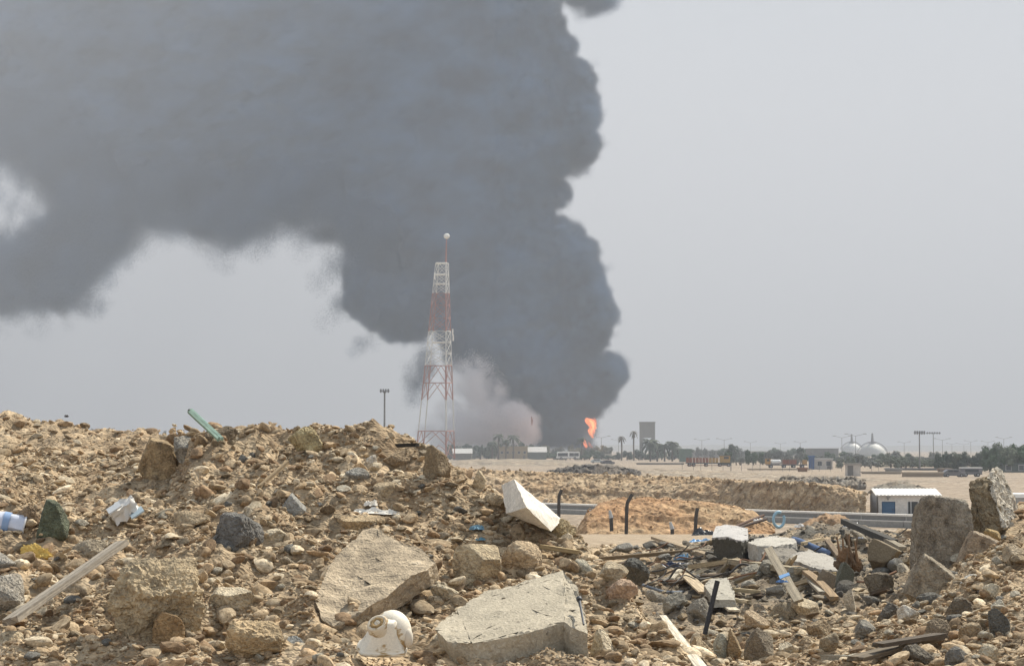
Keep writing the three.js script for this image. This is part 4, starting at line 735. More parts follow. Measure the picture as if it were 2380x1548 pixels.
// a straight piece of timber or steel between two points; wid across, thk thick
function beamGeo(a, b, wid, thk, o = {}) {
  const v = b.clone().sub(a), L = v.length(), nx = Math.max(2, Math.round(L / 0.06)), g = new THREE.BoxGeometry(L, thk, wid, nx, 2, 4), p = g.attributes.position, q = rngOf(o.seed ?? 3), s0 = q() * 50, br = o.broken ?? 0.03;
  for (let i = 0; i < p.count; i++) { const x = p.getX(i), y = p.getY(i), z = p.getZ(i), t = x / L + 0.5, e = Math.abs(Math.abs(x) - L / 2) < 1e-4 ? br * fbm(y * 40 + s0, z * 25, Math.sign(x) * 3, 2) : 0; p.setXYZ(i, x + e, y + (o.bow ?? 0) * 4 * t * (1 - t) + 0.05 * thk * fbm(x * 5 + s0, y * 9, z * 9, 2), z * (1 + 0.06 * fbm(x * 3 + s0, 1, z * 8, 2))); }
  const dir = v.normalize(), side = V(0, 1, 0).cross(dir).normalize().applyAxisAngle(dir, o.roll ?? 0), upv = dir.clone().cross(side).normalize().negate(), m = new THREE.Matrix4();
  if (upv.y < 0) { upv.negate(); }
  m.makeBasis(dir, upv, dir.clone().cross(upv)); 
  const uv = g.attributes.uv; for (let i = 0; i < uv.count; i++) uv.setXY(i, (p.getX(i)) * 0.5 + s0, (p.getY(i) + p.getZ(i)) * 1.6);
  g.computeVertexNormals(); g.applyMatrix4(m);
  return g;
}
const on = (px, py, lift = 0.02) => at(px, py, (hit(px, py) ?? 60) * (1 - lift));
function beam(name, label, cat, a, b, wid, thk, mat, o = {}) { const c = a.clone().add(b).multiplyScalar(0.5), m = top(name, beamGeo(a, b, wid, thk, o), mat, label, cat, o.group); m.position.copy(c); return m; }
function tube(name, label, cat, pts, r, mat) { const c = new THREE.CatmullRomCurve3(pts), g = new THREE.TubeGeometry(c, 60, r, 8); return top(name, g, mat, label, cat); }
// a crumpled sheet, about w by h photograph pixels
function crumple(name, label, cat, px, py, w, h, mat, o = {}) {
  const d = o.d ?? hit(px, py) ?? 15, Wm = w * d / F, Hm = h * d / F, g = new THREE.PlaneGeometry(1, 1, 34, 24).rotateX(-Math.PI / 2), p = g.attributes.position, s = o.seed ?? px;
  for (let i = 0; i < p.count; i++) {
    const x = p.getX(i), z = p.getZ(i), e = 1 - Math.max(Math.abs(x), Math.abs(z)) * 2;
    const fold = 0.55 * Math.abs(fbm(x * 2.1 + s, z * 2.1, 2, 3)) + 0.25 * (0.5 + fbm(x * 1.1, z * 1.1, s, 2)) + 0.1 * fbm(x * 7, z * 7, s, 2);
    p.setXYZ(i, Wm * (x + 0.13 * fbm(x * 2.5, z * 2.5, s, 2) + 0.05 * fbm(x * 9, z * 9, s, 2)), Hm * 1.5 * fold * Math.min(1, 0.25 + e * 3), Math.max(Hm * 1.6, Wm * 0.35) * (z + 0.14 * fbm(x * 2.5, s, z * 2.5, 2)));
  }
  g.computeVertexNormals();
  const m = top(name, g, mat, label, cat); m.position.copy(at(px, py + h * 0.25, d - 0.03)); if (o.turn) m.rotation.y = o.turn; return m;
}

// ---------------------------------------------------------------- the left mound's own boulders and scraps
const cTan = [0.52, 0.41, 0.27], cPale = [0.66, 0.57, 0.42], cCream = [0.62, 0.51, 0.35], cGrey = [0.31, 0.3, 0.28], cDark = [0.17, 0.165, 0.155], cBrown = [0.3, 0.21, 0.125];
boulder('boulder', 'big brown boulder with a flat shadowed face near the top left of the mound', 'boulder', [322, 1018, 432, 1122], rockMat([0.42, 0.31, 0.18]), { planes: [[-0.25, -0.1, 1, 0.5], [0.2, 1, 0.05, 0.72], [1, 0.3, 0.2, 0.7], [-1, 0.45, 0.2, 0.72], [0, -1, 0.3, 0.8]], n: 3, k: 22, rough: 0.035, detail: 15 });
boulder('boulder', 'flat grey stone leaning on the big brown boulder, below the teal plank', 'boulder', [402, 1012, 492, 1074], rockMat([0.36, 0.34, 0.3]), { planes: [[0.2, 0.9, 0.5, 0.5], [-0.2, -0.6, 1, 0.55]], n: 5, k: 18, d: 16.6, depth: 0.6 });
boulder('boulder', 'dark brown stone under the lower end of the teal plank', 'boulder', [476, 990, 556, 1034], rockMat([0.22, 0.17, 0.11]), { seed: 71, d: 16.3 });
boulder('boulder', 'small brown knob on top of the big brown boulder', 'boulder', [385, 1006, 424, 1034], rockMat([0.3, 0.2, 0.11]), { seed: 75, d: 16.7, detail: 8 });
boulder('boulder', 'yellowish rounded boulder at the middle of the mound top', 'boulder', [668, 990, 752, 1064], rockMat([0.5, 0.41, 0.23]), { seed: 81, k: 9, rough: 0.12 });
boulder('boulder', 'dark tilted boulder ending the crest at the right, below the lattice tower', 'boulder', [982, 1034, 1048, 1114], rockMat([0.3, 0.23, 0.145]), { planes: [[-0.7, 0.05, 0.7, 0.5], [0.7, 0.3, 0.6, 0.6], [0.5, 1, 0, 0.7]], n: 4, k: 22, rough: 0.06 });
boulder('boulder', 'broad brown stone just left of the dark tilted boulder', 'boulder', [880, 1046, 972, 1094], rockMat([0.36, 0.27, 0.17]), { seed: 93, depth: 0.7 });
boulder('boulder', 'smooth oval grey stone in the upper mound', 'boulder', [802, 1086, 864, 1122], rockMat([0.34, 0.33, 0.3]), { seed: 97, k: 7, n: 14, rough: 0.03 });
boulder('boulder', 'white pointed stone above the oval grey stone', 'boulder', [845, 1056, 876, 1092], rockMat([0.72, 0.68, 0.6]), { seed: 101, detail: 8 });
boulder('boulder', 'grey wedge of stone with a sharp corner, left of the white cloth', 'boulder', [652, 1146, 722, 1204], rockMat([0.38, 0.38, 0.36]), { planes: [[-0.3, 0.2, 1, 0.42], [0.8, 0.75, 0.1, 0.55], [-0.9, 0.6, 0.1, 0.6]], n: 2, k: 26, rough: 0.03, detail: 10 });
boulder('boulder', 'dark grey rounded boulder in the middle of the mound', 'boulder', [490, 1190, 612, 1280], rockMat([0.2, 0.195, 0.185]), { planes: [[-0.4, 0.2, 1, 0.55], [0.15, 1, 0.1, 0.6], [0.9, 0.3, 0.4, 0.7], [-0.9, 0.3, 0.1, 0.74]], n: 4, k: 14, rough: 0.09 });
boulder('boulder', 'pale flat stone below and right of the dark grey boulder', 'boulder', [606, 1228, 668, 1262], rockMat(cPale), { seed: 107, detail: 8 });
boulder('boulder', 'dark green tapering stone standing near the left edge', 'boulder', [84, 1160, 162, 1250], rockMat([0.13, 0.15, 0.1]), { planes: [[-0.9, 0.3, 0.2, 0.6], [0.9, 0.35, 0.2, 0.6], [0, 0.15, 1, 0.6], [0.15, 1, 0.1, 0.78]], n: 4, k: 12, rough: 0.05 });
boulder('boulder', 'brown crusted lump left of the green tapering stone', 'boulder', [38, 1172, 92, 1234], rockMat([0.36, 0.26, 0.165]), { seed: 113, rough: 0.14, k: 9 });
boulder('boulder', 'tan round-topped stone in mid mound, left of the dark grey boulder', 'boulder', [402, 1186, 492, 1228], rockMat(cTan), { seed: 117, k: 9, depth: 0.7 });
boulder('boulder', 'greyish stone with a brown hollow beside the upper end of the grey plank', 'boulder', [164, 1252, 250, 1300], rockMat([0.4, 0.34, 0.25]), { seed: 121, k: 9 });
boulder('boulder', 'large weathered boulder with a pitted top and a brown shadowed underside', 'boulder', [250, 1296, 482, 1512], layerMat([0.52, 0.42, 0.28]), { planes: [[0.2, 0.85, 0.5, 0.5], [-0.55, -0.15, 0.85, 0.62], [0.6, -0.35, 0.75, 0.58], [-1, 0.3, 0.15, 0.8], [1, 0.25, 0.05, 0.8]], n: 5, k: 14, rough: 0.16, detail: 24, depth: 0.75 });
boulder('boulder', 'brown chunk leaning under the right side of the large weathered boulder', 'boulder', [352, 1420, 432, 1512], rockMat([0.4, 0.27, 0.14]), { planes: [[-0.1, 0, 1, 0.5], [0.2, 1, 0, 0.7]], n: 4, k: 20, d: 11.75, depth: 0.5 });
boulder('boulder', 'wide cream boulder at the bottom edge below the large weathered boulder', 'boulder', [176, 1494, 496, 1610], layerMat(cCream), { seed: 131, k: 9, rough: 0.1, detail: 18, d: 11.6, depth: 0.5 });
boulder('boulder', 'rounded cream boulder cut by the lower left corner', 'boulder', [-60, 1466, 84, 1600], rockMat(cCream), { seed: 135, k: 8, rough: 0.08, d: 11.6 });
boulder('boulder', 'grey boulder at the left edge above the grey plank', 'boulder', [-50, 1282, 44, 1336], rockMat([0.42, 0.4, 0.36]), { seed: 139, k: 10 });
boulder('boulder', 'grey stained boulder at the left edge beside the lower end of the plank', 'boulder', [-70, 1334, 58, 1428], rockMat([0.4, 0.37, 0.32]), { seed: 141, k: 10, rough: 0.08 });
boulder('boulder', 'flat-topped tan stone right of the large weathered boulder', 'boulder', [488, 1366, 596, 1428], rockMat(cPale), { planes: [[-0.05, 1, 0.32, 0.32], [0.5, -0.2, 0.9, 0.62], [-0.6, -0.1, 0.8, 0.66]], n: 5, k: 24, rough: 0.03 });
boulder('boulder', 'rough cream boulder near the bottom, left of the slate block', 'boulder', [524, 1440, 662, 1542], layerMat([0.52, 0.4, 0.25]), { seed: 149, k: 10, rough: 0.1, detail: 16 });
boulder('boulder', 'blue grey slate block standing at the bottom edge', 'boulder', [642, 1478, 714, 1560], rockMat([0.24, 0.25, 0.25]), { planes: [[0.05, 0.95, 0.35, 0.55], [-0.35, 0, 1, 0.5], [0.8, 0.1, 0.6, 0.55]], n: 2, k: 24, rough: 0.04, d: 11.8 });
boulder('boulder', 'pale angular block with a bright top, right of the large flat slab', 'boulder', [1050, 1264, 1166, 1360], rockMat([0.56, 0.46, 0.31]), { planes: [[-0.72, 0.12, 0.68, 0.5], [0.35, 0.86, 0.36, 0.5], [0.6, -0.5, 0.65, 0.56], [0.95, 0.2, 0, 0.8]], n: 2, k: 30, rough: 0.02, detail: 15 });
boulder('boulder', 'rounded pitted tan boulder right of the pale angular block', 'boulder', [1164, 1256, 1262, 1338], rockMat([0.54, 0.42, 0.28]), { seed: 157, k: 8, rough: 0.07, detail: 15 });
boulder('boulder', 'pale stone under the pale angular block, above the grey concrete slab', 'boulder', [1000, 1356, 1068, 1402], rockMat(cPale), { seed: 163, detail: 9 });
boulder('boulder', 'stone propping the white concrete post at its left', 'boulder', [1120, 1144, 1180, 1186], rockMat(cTan), { seed: 167, detail: 9 });
boulder('boulder', 'crumbling tan lump under the right end of the white concrete post', 'boulder', [1262, 1204, 1346, 1262], rockMat([0.48, 0.38, 0.22]), { seed: 173, rough: 0.14, k: 8 });
boulder('boulder', 'brown stone beneath the middle of the white concrete post', 'boulder', [1218, 1200, 1278, 1232], rockMat(cBrown), { seed: 175, rough: 0.1, k: 9, detail: 9 });
boulder('boulder', 'dull rock with a pale cap at the right foot of the left mound', 'boulder', [1392, 1306, 1462, 1352], rockMat([0.5, 0.42, 0.3]), { seed: 179, planes: [[0, 1, 0.3, 0.5], [-0.2, -0.1, 1, 0.55]], n: 6 });
boulder('boulder', 'pinkish rounded rock below the pale-capped rock', 'boulder', [1408, 1344, 1484, 1404], rockMat([0.54, 0.39, 0.28]), { seed: 183, k: 8, rough: 0.07 });
boulder('boulder', 'narrow pale upright stone right of the grey concrete slab, at the bottom', 'boulder', [1372, 1462, 1426, 1528], rockMat(cPale), { planes: [[-0.8, 0.3, 0.6, 0.5], [0.75, 0.5, 0.35, 0.5]], n: 3, k: 22, rough: 0.03, detail: 9 });
boulder('boulder', 'dark rounded lump half buried, beside the pale-capped rock', 'boulder', [1444, 1296, 1512, 1352], rockMat([0.11, 0.11, 0.1]), { seed: 191, k: 9, rough: 0.08, d: 17 });
boulder('boulder', 'small pale stone on the bend of the mound, left of the dark lump', 'boulder', [1336, 1298, 1378, 1336], rockMat([0.5, 0.47, 0.38]), { seed: 193, detail: 8 });
boulder('boulder', 'cream stone behind the white cloth, below the oval grey stone', 'boulder', [860, 1120, 930, 1160], rockMat(cTan), { seed: 195, detail: 9, k: 9 });
boulder('boulder', 'long cream stone at the upper right of the mound, pointing down the slope', 'boulder', [1098, 1092, 1130, 1140], rockMat(cCream), { seed: 199, detail: 8 });
boulder('boulder', 'flat brown-bottomed stone above the large flat slab', 'boulder', [780, 1196, 900, 1240], rockMat([0.52, 0.4, 0.25]), { seed: 201, planes: [[0, 1, 0.35, 0.35], [0, -0.3, 1, 0.6]], n: 6, k: 16, depth: 0.6 });
slab('stone_slab', 'large flat tan slab leaning in the middle of the mound', 'stone slab', [[775, 1458, 12.15], [747, 1438, 12.2], [731, 1396, 12.35], [751, 1348, 12.6], [779, 1290, 12.9], [811, 1266, 13.05], [847, 1230, 13.25], [877, 1231, 13.25], [915, 1252, 13.15], [979, 1278, 13.0], [1013, 1308, 12.85], [995, 1324, 12.72], [955, 1338, 12.6], [930, 1358, 12.5], [899, 1386, 12.4], [863, 1406, 12.3], [843, 1422, 12.25], [811, 1444, 12.2]], [0.015, -0.12, -0.1], layerMat([0.53, 0.44, 0.325], { bumpScale: 0.022 }), { rough: 0.012, freq: 5, cell: 0.04 });
{
  const BD = (d) => 11.28 + (d - 11.72) * 1.55, s = slab('concrete_slab', 'broken grey concrete slab with a bolt in its right end, at the bottom centre', 'concrete slab', [[1010, 1462, 11.9], [1031, 1437, 12.05], [1062, 1417, 12.2], [1128, 1372, 12.42], [1200, 1360, 12.45], [1273, 1336, 12.5], [1308, 1326, 12.52], [1340, 1360, 12.3], [1356, 1420, 12.0], [1366, 1474, 11.76], [1326, 1456, 11.8], [1312, 1445, 11.85], [1260, 1462, 11.8], [1204, 1477, 11.76], [1130, 1491, 11.72], [1098, 1496, 11.72], [1040, 1492, 11.76]].map(([x, y, d]) => [x, y, BD(d)]), [0.02, -0.21, -0.02], concMat([0.48, 0.43, 0.34], { bumpScale: 0.02 }), { rough: 0.014, freq: 5, cell: 0.035, taper: 0.06 });
  const loc = (px, py, d) => at(px, py, d).sub(s.position), steel = std(rgb(0.07, 0.075, 0.085), { roughness: 0.6, metalness: 0.4 });
  part('bolt', merge([bar(loc(1347, 1394, BD(11.96)), loc(1357, 1452, BD(11.72)), 0.008, 0.006, 9), bar(loc(1345.7, 1390, BD(11.96)), loc(1346.7, 1395, BD(11.95)), 0.018, 0.018, 10)]), steel, s);
  const crack = concMat([0.22, 0.19, 0.14]);
  for (const [x, y, w] of [[1170, 1391, 5], [1230, 1379, 4], [1203, 1444, 8], [1252, 1439, 5], [1306, 1402, 5], [1135, 1469, 5]]) { const pit = part('pit', finish(rockGeo(x, 4, { n: 8, rough: 0.2 }).scale(w * 2 * 12 / F, 0.014, w * 12 / F * 1.3), 0.6), crack, s); pit.position.copy(loc(x, y, BD(12.12 + (1420 - y) * 0.0045))); }
}
{ // white concrete post
  hull('concrete_post', 'white painted concrete post lying on the right shoulder of the mound', 'concrete post', [[1167, 1128, 15.4], [1195, 1115, 15.0], [1224, 1180, 14.6], [1176, 1194, 15.0], [1307, 1208, 15.2], [1281, 1235, 14.85], [1200, 1126, 15.7], [1300, 1213, 15.6]].map(([x, y, d]) => [x, y, d - 0.6]), concMat([0.84, 0.8, 0.73]), { rough: 0.006, cell: 0.03, crease: 0.4 });
  boulder('boulder', 'rough dark lump against the lower side of the white concrete post', 'boulder', [1206, 1176, 1262, 1210], rockMat([0.36, 0.29, 0.2]), { seed: 401, rough: 0.14, k: 8, d: 14.7, detail: 10 });
}
// planks and scraps on the left mound
{ const a = at(440, 955, 16.2), b = at(512, 1022, 15.9), c = beam('teal_plank', 'teal painted plank sticking up from the mound against the sky', 'plank', a, b, 0.048, 0.03, woodMat([0.4, 0.6, 0.55]), { seed: 8, roll: 0.5 }); part('broken_end', finish(rockGeo(31, 4, { n: 8, rough: 0.2 }).scale(0.035, 0.035, 0.055)), std(rgb(0.05, 0.045, 0.035)), c).position.copy(a.clone().sub(c.position)); }
beam('plank', 'long weathered grey plank lying across the lower left slope', 'plank', at(22, 1444, 11.7), at(280, 1264, 13.1), 0.105, 0.04, woodMat([0.4, 0.37, 0.33]), { seed: 12, roll: -0.25 });
beam('stick', 'thin brown stick leaning on the upper mound', 'stick', on(602, 1132), at(668, 1074, 15.4), 0.03, 0.024, woodMat([0.36, 0.28, 0.18]), { seed: 14 });
beam('plank', 'short black plank end on the crest, left of the dark tilted boulder', 'plank', at(926, 1036, 15.7), at(968, 1034, 15.6), 0.08, 0.03, woodMat([0.03, 0.026, 0.022]), { seed: 15 });
beam('plank', 'thin split plank on the right shoulder below the white post', 'plank', on(1256, 1270, 0.01), on(1344, 1284, 0.012), 0.09, 0.03, woodMat([0.46, 0.37, 0.22]), { seed: 16 });
crumple('white_cloth', 'crumpled white cloth strip lying in the stones below the oval grey stone', 'cloth', 872, 1192, 110, 17, std(rgb(0.72, 0.69, 0.62)), { amp: 0.035 });
crumple('white_cloth', 'torn white sheet folded upright just above the white cloth strip', 'cloth', 862, 1172, 30, 20, std(rgb(0.72, 0.68, 0.6)), { amp: 0.05 });
crumple('blue_rag', 'small blue plastic rag above the pitted tan boulder', 'plastic sheet', 1108, 1228, 34, 14, std(rgb(0.16, 0.28, 0.36)), { amp: 0.05 });
crumple('blue_rag', 'dusty blue rag tucked behind the pale angular block', 'plastic sheet', 1066, 1284, 44, 24, std(rgb(0.13, 0.19, 0.23)), { amp: 0.08 });
crumple('blue_rag', 'tiny blue scrap between two stones above the pale angular block', 'plastic sheet', 1116, 1254, 22, 9, std(rgb(0.12, 0.25, 0.32)), { amp: 0.04 });
boulder('foam_lump', 'lump of yellow foam on the left slope below the green stone', 'foam', [44, 1262, 126, 1312], std(rgb(0.6, 0.43, 0.13)), { seed: 211, k: 5, rough: 0.35, detail: 14, depth: 0.5, n: 16 });
{ // crushed drum at the left edge
  const p = on(4, 1216, 0.015), g = thing('metal_can', 'crushed white and blue metal can cut by the left edge', 'can', p), R = 0.085; g.rotation.set(0.2, 0.1, 1.35);
  const c = new THREE.CylinderGeometry(R, R, 0.34, 22, 12, false), q = c.attributes.position; for (let i = 0; i < q.count; i++) { const k = 1 + 0.16 * fbm(q.getX(i) * 14, q.getY(i) * 9, q.getZ(i) * 14, 2); q.setXYZ(i, q.getX(i) * k, q.getY(i), q.getZ(i) * k); } c.computeVertexNormals();
  part('shell', c, std(rgb(0.6, 0.63, 0.72), { roughness: 0.35, metalness: 0.2 }), g);
  part('band', new THREE.CylinderGeometry(R * 1.09, R * 1.09, 0.05, 22, 1, true).translate(0, -0.03, 0), std(rgb(0.25, 0.36, 0.55)), g);
  part('rim', new THREE.TorusGeometry(R, 0.008, 6, 22).rotateX(Math.PI / 2).translate(0, -0.17, 0), std(rgb(0.7, 0.7, 0.72), { roughness: 0.4 }), g);
}
{ // crumpled carton
  const p = on(286, 1186, 0.01), g = thing('carton', 'crumpled white and pale blue carton lying among the stones on the left slope', 'carton', p); g.rotation.set(0.3, 0.4, 0.5);
  const b = new THREE.BoxGeometry(0.2, 0.1, 0.12, 10, 6, 6), q = b.attributes.position; for (let i = 0; i < q.count; i++) { const x = q.getX(i), y = q.getY(i), z = q.getZ(i); q.setXYZ(i, x + 0.02 * fbm(x * 14, y * 14, z * 14, 2), y + 0.035 * fbm(x * 11 + 4, y * 11, z * 11, 2), z + 0.03 * fbm(x * 12, y * 12 + 7, z * 12, 2)); }
  b.computeVertexNormals(); part('box', b, std(rgb(0.66, 0.64, 0.6)), g); const f = new THREE.BoxGeometry(0.11, 0.012, 0.11, 6, 1, 6); part('flap', f, std(rgb(0.4, 0.5, 0.56)), g).position.set(0.07, -0.045, 0.08); part('flap', f, std(rgb(0.55, 0.57, 0.58)), g).position.set(-0.05, 0.07, 0.03);
}
{ // white plastic vessel with a stained spout
  const d = 11.3, m = d / F, p = at(893, 1472, d), g = thing('plastic_vessel', 'upturned white plastic vessel with a brown-stained round spout, at the bottom centre', 'plastic container', p), white = std(rgb(0.78, 0.76, 0.7), { roughness: 0.6, map: grimy });
  g.scale.setScalar(0.93);
  const prof = [[0.001, 0.1], [0.06, 0.098], [0.078, 0.085], [0.086, 0.06], [0.1, 0.02], [0.124, -0.03], [0.152, -0.075], [0.163, -0.088], [0.172, -0.092], [0.174, -0.106], [0.164, -0.112], [0.15, -0.098], [0.001, -0.092]].map(([x, y]) => new THREE.Vector2(x, y));
  const body = new THREE.LatheGeometry(prof, 64), q = body.attributes.position;
  for (let i = 0; i < q.count; i++) { const x = q.getX(i), y = q.getY(i), z = q.getZ(i), k = clamp((0.08 - y) / 0.17, 0, 1), L = Math.hypot(x, z) || 1, sq = lerp(1, 1 / Math.max(Math.abs(x), Math.abs(z)) * L * 0.86, 0.55 * k); q.setXYZ(i, x * sq + 0.012 * (1 - k) - 0.01, y + 0.016 * x, z * sq * (1 - 0.2 * k)); }
  body.computeVertexNormals(); const bm = part('body', body, white, g); bm.rotation.set(0.3, 0.12, -0.07);
  part('rear_dome', new THREE.SphereGeometry(0.1, 32, 24).scale(1.25, 1.42, 1.15).translate(0.045, 0.0, -0.05), white, g);
  const grime = std(rgb(0.3, 0.2, 0.085), { roughness: 0.9 }), neck = part('neck', new THREE.LatheGeometry([[0.078, -0.06], [0.074, -0.03], [0.069, 0.0], [0.062, 0.012], [0.054, 0.014], [0.046, 0.011], [0.042, 0.004], [0.04, -0.03]].map(([x, y]) => new THREE.Vector2(x, y)), 40), std(rgb(0.66, 0.61, 0.52), { roughness: 0.7, map: grimy }), g); neck.position.set(-0.04, 0.065, 0.065); neck.rotation.set(0.72, 0, 0.3);
  const ringG = new THREE.TorusGeometry(0.032, 0.015, 10, 40).rotateX(Math.PI / 2), rp = ringG.attributes.position; for (let i = 0; i < rp.count; i++) { const k = 1 + 0.22 * fbm(rp.getX(i) * 40, rp.getY(i) * 40, rp.getZ(i) * 40, 2); rp.setXYZ(i, rp.getX(i) * k, rp.getY(i) * k + 0.002, rp.getZ(i) * k); } ringG.computeVertexNormals();
  part('stain_ring', ringG, grime, neck);
  part('spout_shade', finish(rockGeo(77, 5, { n: 8, rough: 0.2 }).scale(0.05, 0.014, 0.05).translate(0.004, -0.006, 0), 0.6), std(rgb(0.14, 0.11, 0.07)), neck);  // dark lump painted as the shade inside the open spout
  part('side_lug', new THREE.SphereGeometry(0.04, 16, 12).scale(0.8, 1.5, 1).translate(0.15, -0.03, 0.0), std(rgb(0.62, 0.56, 0.46)), g);
  heroBoxes.push([835, 1418, 960, 1520]);
  boulder('boulder', 'brown stone under the rim of the white plastic vessel', 'boulder', [838, 1510, 884, 1556], rockMat(cBrown), { seed: 221, d: 11.7, detail: 8 });
  boulder('boulder', 'tan stone under the right side of the white plastic vessel', 'boulder', [890, 1508, 938, 1556], rockMat(cTan), { seed: 223, d: 11.75, detail: 8 });
}

// ---------------------------------------------------------------- the grey rubble field on the right
boulder('concrete_block', 'big upright grey concrete slab standing at the right', 'concrete slab', [2118, 1150, 2272, 1326], rockMat([0.36, 0.325, 0.27], { bumpScale: 0.05 }), { planes: [[-0.12, 0.06, 1, 0.36], [-1, 0.06, 0.08, 0.62], [1, 0.15, -0.2, 0.66], [0.12, 1, 0.05, 0.8], [0, -1, 0, 0.9], [0, 0, -1, 0.4]], n: 2, k: 22, rough: 0.05, detail: 24, d: 21.5, depth: 0.42, seed: 7 });
{ const dark = hull('concrete_block', 'jagged block with a broken side painted sunlit bright behind the upright grey slab', 'concrete block', [[2254, 1136, 22], [2260, 1120, 22.1], [2282, 1112, 22.1], [2300, 1108, 22.1], [2306, 1130, 21.9], [2320, 1178, 21.75], [2336, 1228, 21.6], [2262, 1250, 21.9], [2300, 1254, 21.7], [2336, 1240, 22.2], [2302, 1112, 22.7], [2290, 1250, 22.8]], rockMat([0.36, 0.29, 0.19], { bumpScale: 0.05 }), { rough: 0.03, cell: 0.045, freq: 4, crease: 0.35 });
  const lit = hull('sunlit_broken_face', '', '', [[2298, 1107, 22.05], [2313, 1087, 22.4], [2304, 1128, 21.88], [2321, 1178, 21.7], [2336, 1230, 21.55], [2336, 1110, 22.7], [2352, 1150, 22.6], [2368, 1196, 22.5], [2368, 1236, 22.3], [2320, 1092, 22.9], [2330, 1240, 22.8]], rockMat([0.84, 0.79, 0.69], { bumpScale: 0.06 }), { rough: 0.04, cell: 0.045, freq: 4.5, crease: 0.35 });  // sunlit side put into a paler colour; the dirty brown body holds the shade
  lit.position.sub(dark.position); lit.name = 'sunlit_broken_face'; lit.userData = {}; dark.add(lit); }
for (const [i, b, c, l] of [[0, [2196, 1386, 2262, 1432], [0.2, 0.165, 0.12], 'dark brown block in front of the wedge with the grey ridge'], [1, [2150, 1438, 2212, 1488], [0.28, 0.22, 0.15], 'brown block low on the stony slope, above the dark broken board'], [2, [2298, 1414, 2348, 1484], [0.15, 0.145, 0.13], 'dark grey block left of the square white-topped block'], [3, [2228, 1446, 2290, 1492], [0.42, 0.33, 0.22], 'tan block between the brown block and the dark grey block'], [4, [2036, 1400, 2094, 1442], [0.18, 0.165, 0.14], 'dark grey lump left of the white faceted stone'], [5, [2096, 1496, 2172, 1552], [0.16, 0.14, 0.11], 'dark block at the bottom edge below the dark broken board'], [6, [2196, 1502, 2262, 1556], [0.21, 0.2, 0.18], 'grey block at the bottom edge right of the dark block'], [7, [2268, 1496, 2326, 1546], [0.62, 0.54, 0.4], 'cream block at the bottom right, in front of the dark grey block'], [8, [1986, 1440, 2048, 1482], [0.3, 0.285, 0.25], 'grey block below the tall pale chip'], [9, [1876, 1440, 1934, 1480], [0.4, 0.31, 0.2], 'tan block below the cream bright-topped rock'], [10, [2284, 1356, 2326, 1394], [0.74, 0.66, 0.5], 'cream stone with a bright side on the rise at the right edge'], [11, [2304, 1392, 2336, 1420], [0.7, 0.66, 0.55], 'small whitish stone just below the cream bright-sided stone'], [12, [2130, 1376, 2190, 1414], [0.17, 0.165, 0.15], 'dark grey slab chip at the foot of the wedge with the grey ridge'], [13, [2008, 1330, 2080, 1384], [0.22, 0.185, 0.135], 'brown shadowed block left of the wedge with the grey ridge'], [14, [1604, 1480, 1650, 1520], [0.52, 0.41, 0.27], 'tan block left of the pale green grey wedge'], [15, [2330, 1264, 2392, 1312], [0.5, 0.41, 0.29], 'tan block on the rise below the rounded stone at the right edge']])
  boulder('boulder', l, 'boulder', b, rockMat(c, { bumpScale: 0.04 }), { seed: 610 + i * 9, k: 18, n: 8, rough: 0.06, detail: 12, sink: 0.25 });
boulder('concrete_block', 'tan slab leaning at the foot of the jagged block', 'concrete block', [2222, 1234, 2336, 1350], rockMat([0.42, 0.34, 0.25]), { planes: [[-0.3, 0.15, 1, 0.42], [-0.9, 0.55, 0.1, 0.6], [0.3, 1, 0.1, 0.66]], n: 3, k: 20, rough: 0.06, detail: 15, d: 20.6, depth: 0.6, seed: 27 });
boulder('concrete_block', 'dark brown wedge with a grey ridge in front of the upright slab', 'concrete block', [2092, 1286, 2226, 1392], rockMat([0.37, 0.32, 0.245]), { planes: [[-0.25, 0.25, 1, 0.45], [0.75, 0.85, 0.2, 0.5], [-0.9, 0.45, 0.1, 0.62]], n: 3, k: 20, rough: 0.06, detail: 16, d: 19.2, seed: 37 });
boulder('boulder', 'tan rounded stone beside the top of the jagged block, at the right edge', 'boulder', [2328, 1190, 2396, 1262], rockMat([0.56, 0.44, 0.31]), { seed: 241, d: 22.2 });
boulder('boulder', 'ochre stone at the foot of the jagged block', 'boulder', [2286, 1228, 2330, 1262], rockMat([0.46, 0.34, 0.17]), { seed: 243, d: 21, detail: 9 });
boulder('boulder', 'brown sloping rock at the right edge below the leaning tan slab', 'boulder', [2270, 1310, 2420, 1390], rockMat([0.36, 0.29, 0.2]), { seed: 245, d: 18.8, rough: 0.08 });
boulder('boulder', 'square block with a white top and brown front at the right edge', 'boulder', [2350, 1440, 2440, 1546], rockMat([0.6, 0.49, 0.33]), { planes: [[0, 1, 0.28, 0.5], [-0.2, -0.05, 1, 0.5], [-1, 0.1, 0.2, 0.7]], n: 1, k: 30, rough: 0.03, d: 16.6, seed: 3 });
boulder('boulder', 'grey stone above the square white-topped block at the right edge', 'boulder', [2354, 1374, 2430, 1440], rockMat(cGrey), { seed: 249, d: 17.2 });
boulder('boulder', 'pale grey broken concrete lump between the wedge and the right edge', 'boulder', [2228, 1334, 2306, 1380], concMat([0.5, 0.49, 0.46]), { planes: [[0, 0.4, 0.9, 0.45]], n: 6, k: 20, seed: 251, d: 18.4 });
boulder('boulder', 'white faceted stone in front of the dark wedge, right of the tall pale chip', 'boulder', [2086, 1406, 2140, 1446], rockMat([0.72, 0.68, 0.6]), { seed: 253, detail: 9, k: 22 });
